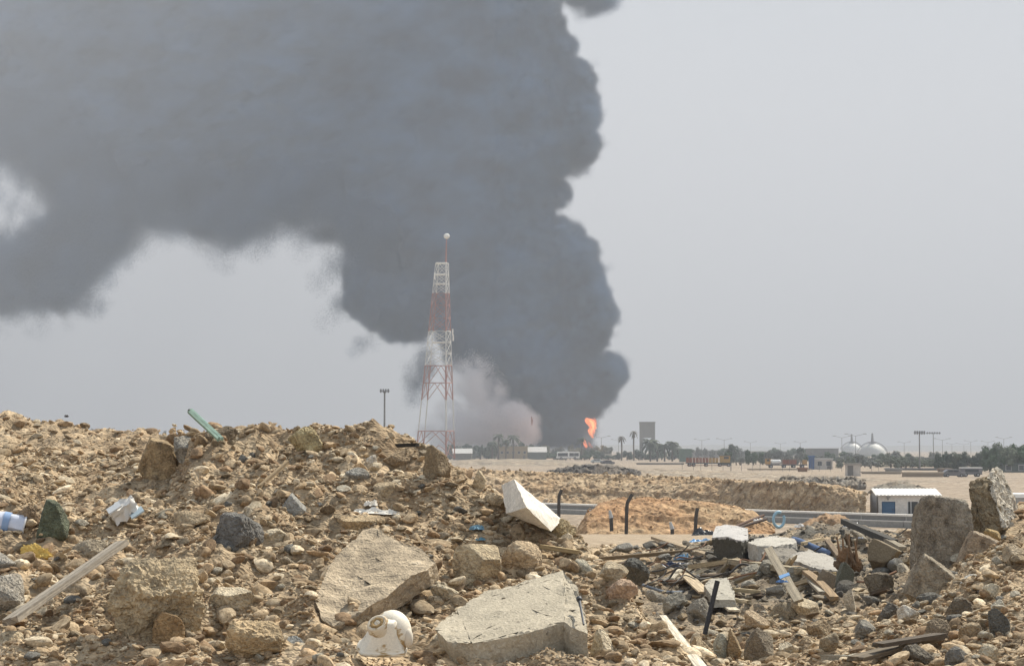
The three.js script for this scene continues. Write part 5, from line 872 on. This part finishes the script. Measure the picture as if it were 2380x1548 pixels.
boulder('boulder', 'tall pale chip of stone left of the dark wedge', 'boulder', [1960, 1368, 1992, 1424], rockMat([0.62, 0.56, 0.46]), { planes: [[-0.5, 0.1, 0.9, 0.5], [0.9, 0.3, 0.2, 0.5]], n: 4, k: 18, seed: 255, detail: 9 });
boulder('boulder', 'cream angular rock with a bright top near the middle of the stony slope', 'boulder', [1838, 1390, 1908, 1442], rockMat([0.64, 0.54, 0.39]), { planes: [[0.1, 0.95, 0.4, 0.42], [-0.35, -0.2, 0.9, 0.6]], n: 4, k: 22, seed: 257 });
boulder('boulder', 'large brown rounded boulder in the stony slope, below the blue-taped plank', 'boulder', [1600 + 190, 1398, 1912 - 14, 1458], rockMat([0.36, 0.3, 0.21]), { seed: 259, k: 9, rough: 0.07, d: 20.6 });
boulder('boulder', 'tan boulder with a bright flat top, left of the large brown rounded boulder', 'boulder', [1730, 1418, 1790, 1466], rockMat([0.54, 0.43, 0.3]), { planes: [[0.35, 0.85, 0.45, 0.42], [-0.6, 0, 0.8, 0.52]], n: 3, k: 22, seed: 261 });
boulder('boulder', 'big dark upright boulder near the bottom right of centre', 'boulder', [1728, 1458, 1800, 1550], rockMat([0.26, 0.22, 0.165]), { planes: [[-0.3, 0.1, 1, 0.5], [0.6, 0.6, 0.55, 0.5], [-0.8, 0.6, 0.2, 0.66]], n: 3, k: 16, rough: 0.05, seed: 263, d: 16.8 });
boulder('boulder', 'brown upright stone left of the big dark upright boulder', 'boulder', [1688, 1460, 1724, 1530], rockMat([0.44, 0.33, 0.2]), { planes: [[-0.2, 0, 1, 0.5], [0.7, 0.7, 0.2, 0.6]], n: 4, k: 18, seed: 265, d: 17, detail: 9 });
boulder('boulder', 'pale green grey wedge at the left of the brown upright stone', 'boulder', [1658, 1472, 1694, 1530], rockMat([0.5, 0.5, 0.42]), { seed: 267, d: 17, detail: 9, k: 20 });
boulder('boulder', 'white-topped block right of the big dark upright boulder', 'boulder', [1808, 1492, 1846, 1532], rockMat([0.68, 0.6, 0.46]), { planes: [[-0.1, 0.9, 0.45, 0.45], [0.3, -0.2, 0.9, 0.55]], n: 3, k: 24, seed: 269, detail: 9 });
boulder('boulder', 'grey brown block by the pale broken plank near the bottom right', 'boulder', [1904, 1470, 1950, 1524], rockMat([0.36, 0.3, 0.21]), { seed: 271, detail: 10 });
boulder('boulder', 'yellowish rock left of the dark wedge, under the brown scrap', 'boulder', [1924, 1328, 1964, 1362], rockMat([0.52, 0.4, 0.22]), { seed: 273, detail: 9 });
boulder('concrete_block', 'dark green block leaning beside the end of the concrete slab', 'concrete block', [1936, 1306, 1986, 1378], concMat([0.15, 0.155, 0.125]), { planes: [[0.2, 0.2, 1, 0.45], [-0.8, 0.5, 0.1, 0.5]], n: 3, k: 20, seed: 275, d: 23.5 });
boulder('concrete_block', 'brown broken post stub between the concrete slab and the dark green block', 'concrete block', [1898, 1322, 1944, 1382], concMat([0.27, 0.23, 0.175]), { planes: [[-0.1, 0, 1, 0.5], [0.3, 1, 0, 0.7]], n: 2, k: 22, seed: 277, d: 23.3 });
{ const c = at(1972, 1300, 25.5), g = thing('scrap_heap', 'tangle of rusty brown scrap bars and sheet above the dark green block', 'scrap', c), q = rngOf(41), m = std(rgb(0.21, 0.125, 0.065)), m2 = std(rgb(0.15, 0.1, 0.06));
  for (let i = 0; i < 16; i++) { const a = V((q() - 0.5) * 0.25, -0.15 + 0.2 * q(), (q() - 0.5) * 0.3), b = a.clone().add(V((q() - 0.4) * 0.22, 0.12 + 0.26 * q(), (q() - 0.5) * 0.25)); part('bar', bar(a, b, 0.014 + 0.012 * q(), 0.01, 6), i % 2 ? m : m2, g); }
  for (let i = 0; i < 4; i++) part('rusty_lump', finish(rockGeo(60 + i, 5, { n: 9, k: 9, rough: 0.25 }).scale(0.16 + 0.1 * q(), 0.14 + 0.1 * q(), 0.12), 0.5), i % 2 ? m : m2, g).position.set((q() - 0.5) * 0.25, -0.12 + 0.2 * q(), (q() - 0.5) * 0.15); }
boulder('concrete_block', 'brown slab edge leaning on the left of the upright grey slab', 'concrete block', [2014, 1252, 2096, 1322], concMat([0.24, 0.195, 0.13]), { planes: [[-0.3, 0.4, 0.9, 0.42], [0.5, 0.9, 0.1, 0.5]], n: 3, k: 20, seed: 281, d: 25.5 });
for (const [i, b, c, l] of [[0, [1540, 1376, 1600, 1420], [0.33, 0.31, 0.26], 'crumbly grey rubble lump left of the black steel bar'], [1, [1596, 1390, 1654, 1448], [0.31, 0.29, 0.25], 'larger crumbly grey rubble lump touching the black steel bar'], [2, [1500, 1370, 1548, 1404], [0.34, 0.31, 0.26], 'crumbly grey lump below the dark cable'], [3, [1510, 1312, 1550, 1340], [0.3, 0.24, 0.16], 'small brown lump right of the dark rounded lump'], [4, [1722, 1310, 1786, 1352], [0.3, 0.28, 0.235], 'grey concrete chunk under the middle of the split planks'], [5, [1764, 1300, 1820, 1340], [0.33, 0.31, 0.26], 'grey concrete chunk left of the blue-taped plank'], [6, [1690, 1296, 1726, 1330], [0.4, 0.31, 0.2], 'brown stone above the pale concrete plate'], [7, [1830, 1316, 1880, 1356], [0.3, 0.29, 0.25], 'grey lump right of the blue-taped plank'], [8, [1720, 1348, 1760, 1372], [0.42, 0.4, 0.35], 'pale grey chunk right of the pale concrete plate'], [9, [1780, 1358, 1830, 1392], [0.34, 0.32, 0.28], 'grey chunk left of the lower end of the blue-taped plank']])
  boulder('concrete_block', l, 'rubble chunk', b, concMat(c, { bumpScale: 0.03 }), { seed: 300 + i * 7, k: 10, rough: 0.12, detail: 11 });
{ const top0 = [[1655, 1252, 31.4], [1664, 1226, 32.4], [1690, 1221, 32.8], [1738, 1230, 32.6], [1740, 1256, 31.2], [1722, 1260, 30.9], [1690, 1250, 31.1]];
  const b0 = slab('concrete_slab', 'thick concrete block with a whitish top and black face in the rubble field', 'concrete slab', top0, [0.05, -0.45, 0.1], concMat([0.085, 0.08, 0.065]), { rough: 0.02, cell: 0.06, taper: 0.05 });
  const { g, c } = slabGeo(top0.map(([x, y, d]) => [x, y - 2.4, d]), [0, -0.035, 0], concMat([0.5, 0.5, 0.5]), {}); part('pale_top', g, concMat([0.52, 0.51, 0.51]), b0).position.copy(c.sub(b0.position)); }  // black body below, thin pale cap on top
slab('concrete_slab', 'flat concrete slab with a pale top right of the whitish block', 'concrete slab', [[1738, 1262, 30.9], [1760, 1252, 31.6], [1800, 1246, 32], [1848, 1252, 31.9], [1852, 1262, 31], [1800, 1271, 30.3], [1760, 1268, 30.4]], [0.02, -0.26, 0.06], concMat([0.5, 0.48, 0.44]), { rough: 0.02, cell: 0.06 });
slab('concrete_slab', 'tilted grey concrete slab covered in dust, right of the blue-taped plank', 'concrete slab', [[1836, 1300, 27.2], [1850, 1284, 28.2], [1880, 1280, 28.6], [1960, 1300, 28.2], [1992, 1318, 27.2], [1972, 1332, 26.3], [1900, 1322, 26.5]], [0, -0.22, 0.04], concMat([0.42, 0.4, 0.37]), { rough: 0.02, cell: 0.06 });
slab('concrete_slab', 'pale square concrete plate lying flat below the split planks', 'concrete slab', [[1638, 1362, 23.6], [1650, 1346, 24.6], [1690, 1342, 24.8], [1706, 1376, 23.4], [1710, 1394, 22.7], [1660, 1394, 22.7]], [0, -0.09, 0.02], concMat([0.42, 0.4, 0.35]), { rough: 0.014, cell: 0.05 });
slab('concrete_slab', 'dark broken slab under the pale-topped slab', 'concrete slab', [[1770, 1288, 28.6], [1790, 1276, 29.6], [1850, 1276, 29.6], [1856, 1296, 28.4], [1820, 1304, 28]], [0, -0.22, 0.05], concMat([0.24, 0.22, 0.19]), { rough: 0.03, cell: 0.07 });
// timber
const T = (label, x0, y0, x1, y1, wid, thk, c, o = {}) => { const d0 = (hit(x0, y0) ?? 50) * (1 - (o.l0 ?? 0.02)), d1 = (hit(x1, y1) ?? 50) * (1 - (o.l1 ?? 0.02)); return beam(o.name ?? 'plank', label, o.cat ?? 'plank', at(x0, y0, d0 * 0.985), at(x1, y1, d1 * 0.985), wid, thk, woodMat(c), { seed: x0, ...o }); };
T('thick squared timber lying at the left end of the rubble field, pointing at the whitish block', 1518, 1250, 1648, 1294, 0.15, 0.09, [0.42, 0.34, 0.24], { l0: 0.12, l1: 0.04, name: 'timber_beam', cat: 'timber' });
T('long thin dark-edged board behind the dark rounded lump', 1384, 1300, 1602, 1282, 0.12, 0.07, [0.25, 0.19, 0.12], { l0: 0.05, l1: 0.06 });
T('pale sawn board, left half of the two boards in front of the black-faced block', 1606, 1318, 1704, 1304, 0.16, 0.07, [0.62, 0.53, 0.38], { l0: 0.06, l1: 0.06 });
T('grey split board, right half of the two boards in front of the black-faced block', 1702, 1305, 1866, 1328, 0.16, 0.08, [0.44, 0.39, 0.29], { l0: 0.06, l1: 0.06 });
{ const a = at(1786, 1275, 24), b = at(1858, 1398, 20.4), c = beam('plank', 'weathered plank with blue tape slanting across the rubble field', 'plank', a, b, 0.105, 0.03, woodMat([0.38, 0.345, 0.28]), { seed: 44, roll: 0.35 }), q = a.clone().lerp(b, 0.56).sub(c.position), q2 = a.clone().lerp(b, 0.61).sub(c.position); part('blue_tape', beamGeo(q, q2, 0.12, 0.045, { roll: 0.35 }), std(rgb(0.13, 0.27, 0.5)), c).position.copy(q.clone().add(q2).multiplyScalar(0.5)); crumple('blue_rag', 'loose blue tape end hanging left of the taped plank', 'tape', 1818, 1352, 26, 8, std(rgb(0.1, 0.2, 0.4)), { d: 21.4, amp: 0.05 }); }
T('long brown board running down to the right from the taped plank', 1846, 1318, 1940, 1392, 0.1, 0.05, [0.4, 0.3, 0.19], { l0: 0.05, l1: 0.03, bow: 0.06 });
T('short grey board beside the long brown board', 1868, 1330, 1916, 1378, 0.12, 0.03, [0.5, 0.48, 0.43], { l0: 0.03, l1: 0.03 });
T('pale plywood strip, upper half of the white strip behind the black steel bar', 1592, 1334, 1640, 1378, 0.17, 0.025, [0.62, 0.52, 0.38], { l0: 0.04, l1: 0.05 });
T('white plywood strip running from the pale strip behind the black steel bar', 1632, 1364, 1708, 1420, 0.13, 0.022, [0.78, 0.74, 0.64], { l0: 0.045, l1: 0.03 });
T('bright narrow lath below the pale concrete plate', 1706, 1371, 1768, 1377, 0.07, 0.05, [0.72, 0.63, 0.45], { l0: 0.03, l1: 0.03 });
T('second narrow lath, lower left of the bright lath', 1686, 1392, 1742, 1400, 0.06, 0.045, [0.66, 0.6, 0.47], { l0: 0.03, l1: 0.03 });
T('small whitish board end in front of the dark cable', 1560, 1346, 1588, 1318, 0.09, 0.03, [0.6, 0.57, 0.49], { l0: 0.03, l1: 0.03 });
T('long black beam lying at the upper right of the rubble field', 1962, 1212, 2080, 1262, 0.12, 0.1, [0.06, 0.058, 0.055], { l0: 0.25, l1: 0.12, name: 'timber_beam', cat: 'timber' });
T('grey board continuing below the long black beam towards the upright slab', 2042, 1244, 2100, 1276, 0.1, 0.06, [0.34, 0.31, 0.25], { l0: 0.1, l1: 0.08 });
T('thin pale lath right of the blue pipe', 1866, 1264, 1912, 1253, 0.06, 0.05, [0.56, 0.47, 0.32], { l0: 0.03, l1: 0.05 });
T('brown stub of board above the tilted dusty slab', 1924, 1258, 1952, 1296, 0.09, 0.06, [0.23, 0.17, 0.11], { l0: 0.05, l1: 0.04 });
T('narrow white board slanting down to the bottom edge', 1541, 1432, 1632, 1556, 0.075, 0.02, [0.78, 0.75, 0.67], { l0: 0.03, l1: 0.03 });
T('dark broken board in the shadow near the bottom right corner', 1990, 1532, 2180, 1480, 0.14, 0.03, [0.2, 0.17, 0.13], { l0: 0.04, l1: 0.03 });
T('grey metal strip joining the dark broken board at its left end', 1916, 1528, 1984, 1530, 0.05, 0.04, [0.42, 0.44, 0.43], { l0: 0.03, l1: 0.03, name: 'metal_strip', cat: 'metal strip' });
T('thin dark board edge along the stones near the bottom right corner', 2040, 1500, 2190, 1476, 0.1, 0.03, [0.12, 0.1, 0.08], { l0: 0.05, l1: 0.05 });
// splinters, rods and shreds tangled through the rubble field
{
  const r = rngOf(1234), woods = [['pale', [0.62, 0.53, 0.39]], ['grey', [0.36, 0.33, 0.27]], ['dark brown', [0.15, 0.11, 0.075]]].map(([n, c]) => [n, woodMat(c)]), wire = std(rgb(0.05, 0.045, 0.04), { roughness: 0.7 }), rust = std(rgb(0.17, 0.09, 0.05));
  for (let i = 0; i < 64; i++) {
    const x = lerp(1410, 2080, r()), y = lerp(1262, 1385, r() ** 1.2), d = hit(x, y); if (!d || d > 50) continue;
    const [n, m] = woods[(r() * 3) | 0], a = (r() - 0.5) * 1.5 + (r() < 0.2 ? 1.2 : 0), L = lerp(22, 62, r()), c = at(x, y, d * 0.985), e = V(Math.cos(a) * L * d / F, Math.sin(a) * L * d / F * 0.45 + 0.03, (r() - 0.5) * 0.7);
    beam('board_scrap', `splintered ${n} board scrap tangled in the grey rubble field`, 'board', c, c.clone().add(e), 0.05 + 0.07 * r(), 0.018 + 0.03 * r(), m, { seed: i * 3 + 1, roll: (r() - 0.5) * 1.2, broken: 0.12, group: `splintered ${n} board scraps in the rubble field` });
  }
  for (let i = 0; i < 26; i++) {
    const x = lerp(1440, 2090, r()), y = lerp(1250, 1380, r()), d = hit(x, y); if (!d || d > 50) continue;
    const p = at(x, y, d * 0.992), k = i % 3 === 0, q = (u) => p.clone().add(V((u - 0.5) * (0.25 + 0.5 * r()) + 0.06 * (r() - 0.5), 0.04 + 0.22 * u * r() + 0.05 * r(), (r() - 0.5) * 0.4));
    const t = tube('wire', k ? 'rusty bent wire sticking out of the grey rubble field' : 'thin black wire curling over the grey rubble field', 'wire', [q(0), q(0.3), q(0.65), q(1)], 0.009 + 0.008 * r(), k ? rust : wire); t.userData.group = k ? 'rusty bent wires in the rubble field' : 'thin black wires in the rubble field';
  }
}
// steel and plastic
top('steel_bar', bar(V(0.12, 0.42, 0), V(-0.02, -0.1, 0.1), 0.026, 0.024, 9), std(rgb(0.035, 0.037, 0.043), { roughness: 0.6, metalness: 0.3 }), 'black steel bar standing upright in the rubble in front of the white plywood strip', 'steel bar').position.copy(at(1641, 1449, 19.2));

const navy = std(rgb(0.035, 0.085, 0.2), { roughness: 0.5 }), skyBlue = std(rgb(0.2, 0.42, 0.7), { roughness: 0.5 });
tube('blue_pipe', 'dark blue pipe lying right of the pale-topped slab', 'pipe', [on(1846, 1254, 0.04), on(1868, 1262, 0.05), on(1896, 1274, 0.045), on(1938, 1290, 0.03)], 0.055, navy);
tube('cable', 'dark cable looping through the grey rubble', 'cable', [on(1484, 1352, 0.01), on(1500, 1362, 0.01), on(1530, 1372, 0.012), on(1562, 1377, 0.012), on(1590, 1376, 0.008)], 0.022, std(rgb(0.12, 0.14, 0.17)));
{ const c = at(1811, 1208, 40), g = new THREE.TorusGeometry(15 * 40 / F, 0.03, 10, 40, 5.6); g.rotateZ(1.2).scale(0.95, 1.15, 1).rotateY(0.35); const m = top('blue_hoop', g, std(rgb(0.32, 0.5, 0.6), { roughness: 0.5 }), 'pale blue plastic hoop standing on the rubble in front of the block wall', 'pipe hoop'); m.position.copy(c); }
tube('steel_rod', 'upper of two thin rusty rods left of the blue hoop', 'rod', [at(1706, 1226, 38.5), at(1740, 1212, 39), at(1776, 1198, 39.5)], 0.028, std(rgb(0.14, 0.09, 0.07)));
tube('steel_rod', 'lower of two thin rusty rods left of the blue hoop', 'rod', [at(1710, 1230, 38), at(1745, 1218, 38.4), at(1782, 1207, 38.8)], 0.03, std(rgb(0.1, 0.075, 0.065)));
crumple('blue_tarp', 'bright blue plastic sheet behind the thick squared timber', 'plastic sheet', 1628, 1258, 44, 13, skyBlue, { amp: 0.12 });
crumple('black_bag', 'black plastic bag bulging left of the black-faced block', 'bag', 1640, 1244, 60, 22, std(rgb(0.02, 0.024, 0.032), { roughness: 0.35 }), { amp: 0.2 });
crumple('blue_rag', 'scrap of light blue plastic under the thick squared timber', 'plastic sheet', 1584, 1298, 34, 18, std(rgb(0.13, 0.27, 0.42)), { amp: 0.1 });
crumple('black_bag', 'dark blue plastic bag left of the pale sawn board', 'bag', 1566, 1314, 70, 14, std(rgb(0.03, 0.045, 0.09), { roughness: 0.4 }), { amp: 0.1 });
crumple('black_bag', 'black and teal plastic scrap behind the grey split board', 'bag', 1796, 1299, 34, 10, std(rgb(0.03, 0.08, 0.12), { roughness: 0.3 }), { amp: 0.07 });
crumple('white_scrap', 'white paper scrap by the edge of the upright grey slab', 'paper', 1996, 1258, 34, 14, std(rgb(0.66, 0.7, 0.78)), { amp: 0.06 });
crumple('white_scrap', 'small white scrap on the rubble crest right of the blue hoop', 'paper', 1764 + 0, 1211, 22, 10, std(rgb(0.76, 0.75, 0.72)), { d: 39, amp: 0.06 });
crumple('white_bag', 'white bag lying on the crest below the reddish heap', 'bag', 1763 + 96, 1212 + 12, 20, 13, std(rgb(0.78, 0.77, 0.74)), { d: 42, amp: 0.1 });
crumple('black_bag', 'dark plastic sheeting half under the long black beam', 'plastic sheet', 1980, 1226, 60, 16, std(rgb(0.025, 0.04, 0.07), { roughness: 0.35 }), { amp: 0.12 });
// fence posts
{
  const steel = std(rgb(0.05, 0.045, 0.04), { roughness: 0.8 }), grey = std(rgb(0.42, 0.43, 0.43));
  const post = (label, pts, r, mat, tip) => { const g = thing('fence_post', label, 'fence post', pts[0].clone()), q = pts.map((p) => p.clone().sub(pts[0])); part('post', new THREE.TubeGeometry(new THREE.CatmullRomCurve3(q, false, 'catmullrom', 0.2), 24, r, 6), mat, g); if (tip) part('tip', tip(q), grey, g); };
  post('bent-topped fence post standing just right of the white concrete post', [at(1299, 1232, 103), at(1299, 1170, 103), at(1300, 1152, 103), at(1306, 1138, 103)], 0.1, steel);
  post('tallest bent-topped fence post, in front of the orange heap', [at(1456, 1242, 101), at(1457, 1186, 101), at(1459, 1168, 101), at(1470, 1149, 101)], 0.105, steel);
  post('dark fence post with a slight kink left of the blue plastic sheet', [at(1615, 1268, 97), at(1618, 1210, 97), at(1619, 1196, 97), at(1622, 1181, 97)], 0.1, steel);
  post('short fence stub with a pale tip left of the tallest post', [at(1422, 1235, 101), at(1421, 1214, 101), at(1421, 1204, 101)], 0.11, steel, (q) => bar(q[2], q[2].clone().add(V(-0.08, 0.4, 0)), 0.13, 0.07, 6));
  post('short fence stub with a pale tip between the tallest and the kinked post', [at(1563, 1262, 98), at(1563, 1240, 98), at(1563, 1230, 98)], 0.1, steel, (q) => bar(q[2], q[2].clone().add(V(-0.1, 0.36, 0)), 0.13, 0.07, 6));
}

// ---------------------------------------------------------------- loose stones
const inHero = (x, y, k = 0.72) => heroBoxes.some(([a, b, c, d]) => Math.abs(x - (a + c) / 2) < (c - a) / 2 * k && Math.abs(y - (b + d) / 2) < (d - b) / 2 * k);
const stoneGeos = Array.from({ length: 14 }, (_, i) => finish(rockGeo(500 + i * 13, 4, { n: 5 + (i % 5), k: 20 + (i % 4) * 8, rough: 0.06 }), 0.5, 1.2));
const stoneKinds = [['pale cream', [0.64, 0.53, 0.38]], ['tan', [0.52, 0.41, 0.27]], ['brown', [0.39, 0.29, 0.175]], ['grey', [0.34, 0.33, 0.3]], ['white', [0.76, 0.7, 0.57]], ['dark grey', [0.17, 0.16, 0.14]]].map(([n, c]) => [n, rockMat(c, { bumpScale: 0.02 })]);
const zones = [
  ['on the far left slope', 18, [0, 985, 330, 1130], [12, 22], [0, 1, 1, 2, 0]],
  ['on the upper part of the left mound', 42, [330, 1030, 1120, 1215], [16, 38], [0, 1, 1, 2, 3, 0, 4, 1]],
  ['on the lower part of the left mound', 54, [0, 1200, 1010, 1540], [18, 42], [0, 1, 0, 2, 4, 1, 3, 1]],
  ['on the right shoulder of the left mound', 26, [1010, 1150, 1420, 1350], [16, 36], [0, 1, 1, 2, 0]],
  ['on the slope right of the concrete slab', 20, [1380, 1350, 1680, 1545], [16, 34], [0, 1, 1, 0, 4]],
  ['in the grey rubble field', 52, [1430, 1262, 2090, 1400], [16, 46], [3, 5, 5, 5, 3, 2, 0]],
  ['on the stony slope at the bottom right', 58, [1640, 1370, 2375, 1540], [18, 40], [0, 0, 1, 3, 4, 2, 1]],
  ['on the rise at the right edge', 26, [2130, 1250, 2378, 1500], [20, 50], [0, 1, 3, 4, 2]],
];
{
  const r = rngOf(909), placed = [];
  for (const [where, n, [x0, y0, x1, y1], [s0, s1], kinds] of zones) for (let i = 0, tries = 0; i < n && tries < 4000; tries++) {
    const x = lerp(x0, x1, r()), y = lerp(y0, y1, r()), size = lerp(s0, s1, r() ** 1.7);
    if (inHero(x, y) || placed.some(([a, b, s]) => Math.hypot(a - x, (b - y) * 1.4) < (s + size) * 0.5)) continue;
    const d = hit(x, y); if (!d || d > 48) continue;
    const k = kinds[(r() * kinds.length) | 0], [kind, mat] = stoneKinds[k], m = shade(new THREE.Mesh(stoneGeos[(r() * 14) | 0], mat)), s = size * d / F;
    m.scale.set(s * (0.85 + 0.5 * r()), s * (0.42 + 0.36 * r()), s * (0.8 + 0.4 * r())); m.rotation.set((r() - 0.5) * 0.7, r() * 6.28, (r() - 0.5) * 0.7);
    const p = at(x, y, d); p.y += s * 0.16; m.position.copy(p); m.name = numbered('stone'); scene.add(m);
    tag(m, `loose ${kind} stone lying ${where}`, 'stone', `loose ${kind} stones ${where}`);
    placed.push([x, y, size]); i++;
  }
}
{ // everything smaller
  const r = rngOf(777), q = new THREE.Quaternion(), e = new THREE.Euler(), mm = new THREE.Matrix4();
  const geos = Array.from({ length: 5 }, (_, i) => { const g = rockGeo(700 + i * 11, 2, { n: 5 + i, k: 18 + i * 6, rough: 0.06 }); return toCreasedNormals(boxUV(g, 1), 0.6); });
  const lists = geos.map(() => []);
  const pal = [[0.60, 0.475, 0.32], [0.51, 0.385, 0.245], [0.47, 0.34, 0.21], [0.36, 0.245, 0.145], [0.56, 0.435, 0.285], [0.76, 0.65, 0.48]], palG = [[0.24, 0.225, 0.195], [0.18, 0.17, 0.15], [0.4, 0.36, 0.29], [0.13, 0.12, 0.105], [0.5, 0.43, 0.32], [0.28, 0.24, 0.185]];
  const put = (x, z, s, c) => lists[(r() * 5) | 0].push([x, z, s, c]);
  for (let i = 0; i < 300000; i++) {
    const u = -330 + r() * 3030, near = r() < 0.72, d = near ? 10.5 + 10 * r() : 20 * Math.exp(r() * 0.95), x = (u - W / 2) / F * d, g = greyness(u, d);
    const big = r(); let s = 0.0062 * Math.exp(1.72 * big ** 4.9 + 0.5 * (r() - 0.5)); if (d > 20) s *= Math.min(1.9, d / 18);
    if (big > 0.992) s *= 1.6;
    const patch = fbm(x * 1.3, 31, d * 1.3, 2); if (r() < 0.3 - 1.3 * patch && s < 0.03) continue;
    { const yy = groundY(x, -d), py = HY + (EYE - yy) * F / d; if (s > 0.007 && ((Math.abs(u - 893) < 85 && py > 1485 && py < 1560) || (u > 1090 && u < 1385 && py > 1500 && py < 1575 && s > 0.012))) continue; }
    const P = r() < g ? palG : pal, c = P[(r() * P.length) | 0], v = (0.62 + 0.6 * r()) * (r() < 0.07 ? 1.35 : 1);
    put(x, -d, s, [c[0] * v, c[1] * v, c[2] * v]);
  }
  geos.forEach((g, k) => {
    const m = shade(new THREE.InstancedMesh(g, std(0xffffff, { map: mottled, roughness: 1 }), lists[k].length)), col = new THREE.Color();
    lists[k].forEach(([x, z, s, c], i) => { e.set((r() - 0.5) * 1.1, r() * 6.28, (r() - 0.5) * 1.1); const f = 0.32 + 0.5 * r(), y = groundY(x, z) + s * 0.25 * f; mm.compose(V(x, y, z), q.setFromEuler(e), V(s * 2 * (0.9 + 0.9 * r()), s * 2 * f, s * 2)); m.setMatrixAt(i, mm); m.setColorAt(i, col.setRGB(...c)); });
    m.name = numbered('rubble'); tag(m, 'small stones and gravel strewn all over the mounds', undefined, 'small stones of the mounds', 'stuff'); scene.add(m);
  });
  // lumps along the top and face of the far bank and the orange heap
  for (const [ridgeRef, n, s0, s1, P, label] of [[bank, 1100, 0.08, 0.55, [[0.5, 0.39, 0.26], [0.45, 0.34, 0.215], [0.36, 0.26, 0.155], [0.58, 0.47, 0.33]], 'lumps of earth and stone along the far tan bank'], [mound, 260, 0.04, 0.2, [[0.46, 0.29, 0.15], [0.48, 0.33, 0.19], [0.36, 0.22, 0.11]], 'lumps of orange earth on the heap behind the fence posts']]) {
    const m = shade(new THREE.InstancedMesh(geos[2], std(0xffffff, { map: mottled, roughness: 1 }), n)), col = new THREE.Color(), { pos, us, nr } = ridgeRef;
    for (let i = 0; i < n; i++) {
      const a = (r() * us.length) | 0, b = Math.round(nr * (r() < 0.4 ? 0.6 + 0.05 * (r() - 0.5) : 0.05 + 0.6 * r())), o = (a * (nr + 1) + b) * 3, s = s0 * Math.exp(Math.log(s1 / s0) * r() ** 2.4), c = P[(r() * P.length) | 0], v = 0.85 + 0.3 * r();
      e.set(r() * 6, r() * 6, r() * 6); mm.compose(V(pos[o] + (r() - 0.5) * 0.3, pos[o + 1], pos[o + 2]), q.setFromEuler(e), V(s * (1 + r() * 0.5), s * 0.8, s)); m.setMatrixAt(i, mm); m.setColorAt(i, col.setRGB(c[0] * v, c[1] * v, c[2] * v));
    }
    m.name = numbered('rubble'); tag(m, label, undefined, undefined, 'stuff'); scene.add(m);
  }
}
renderer.render(scene, camera);
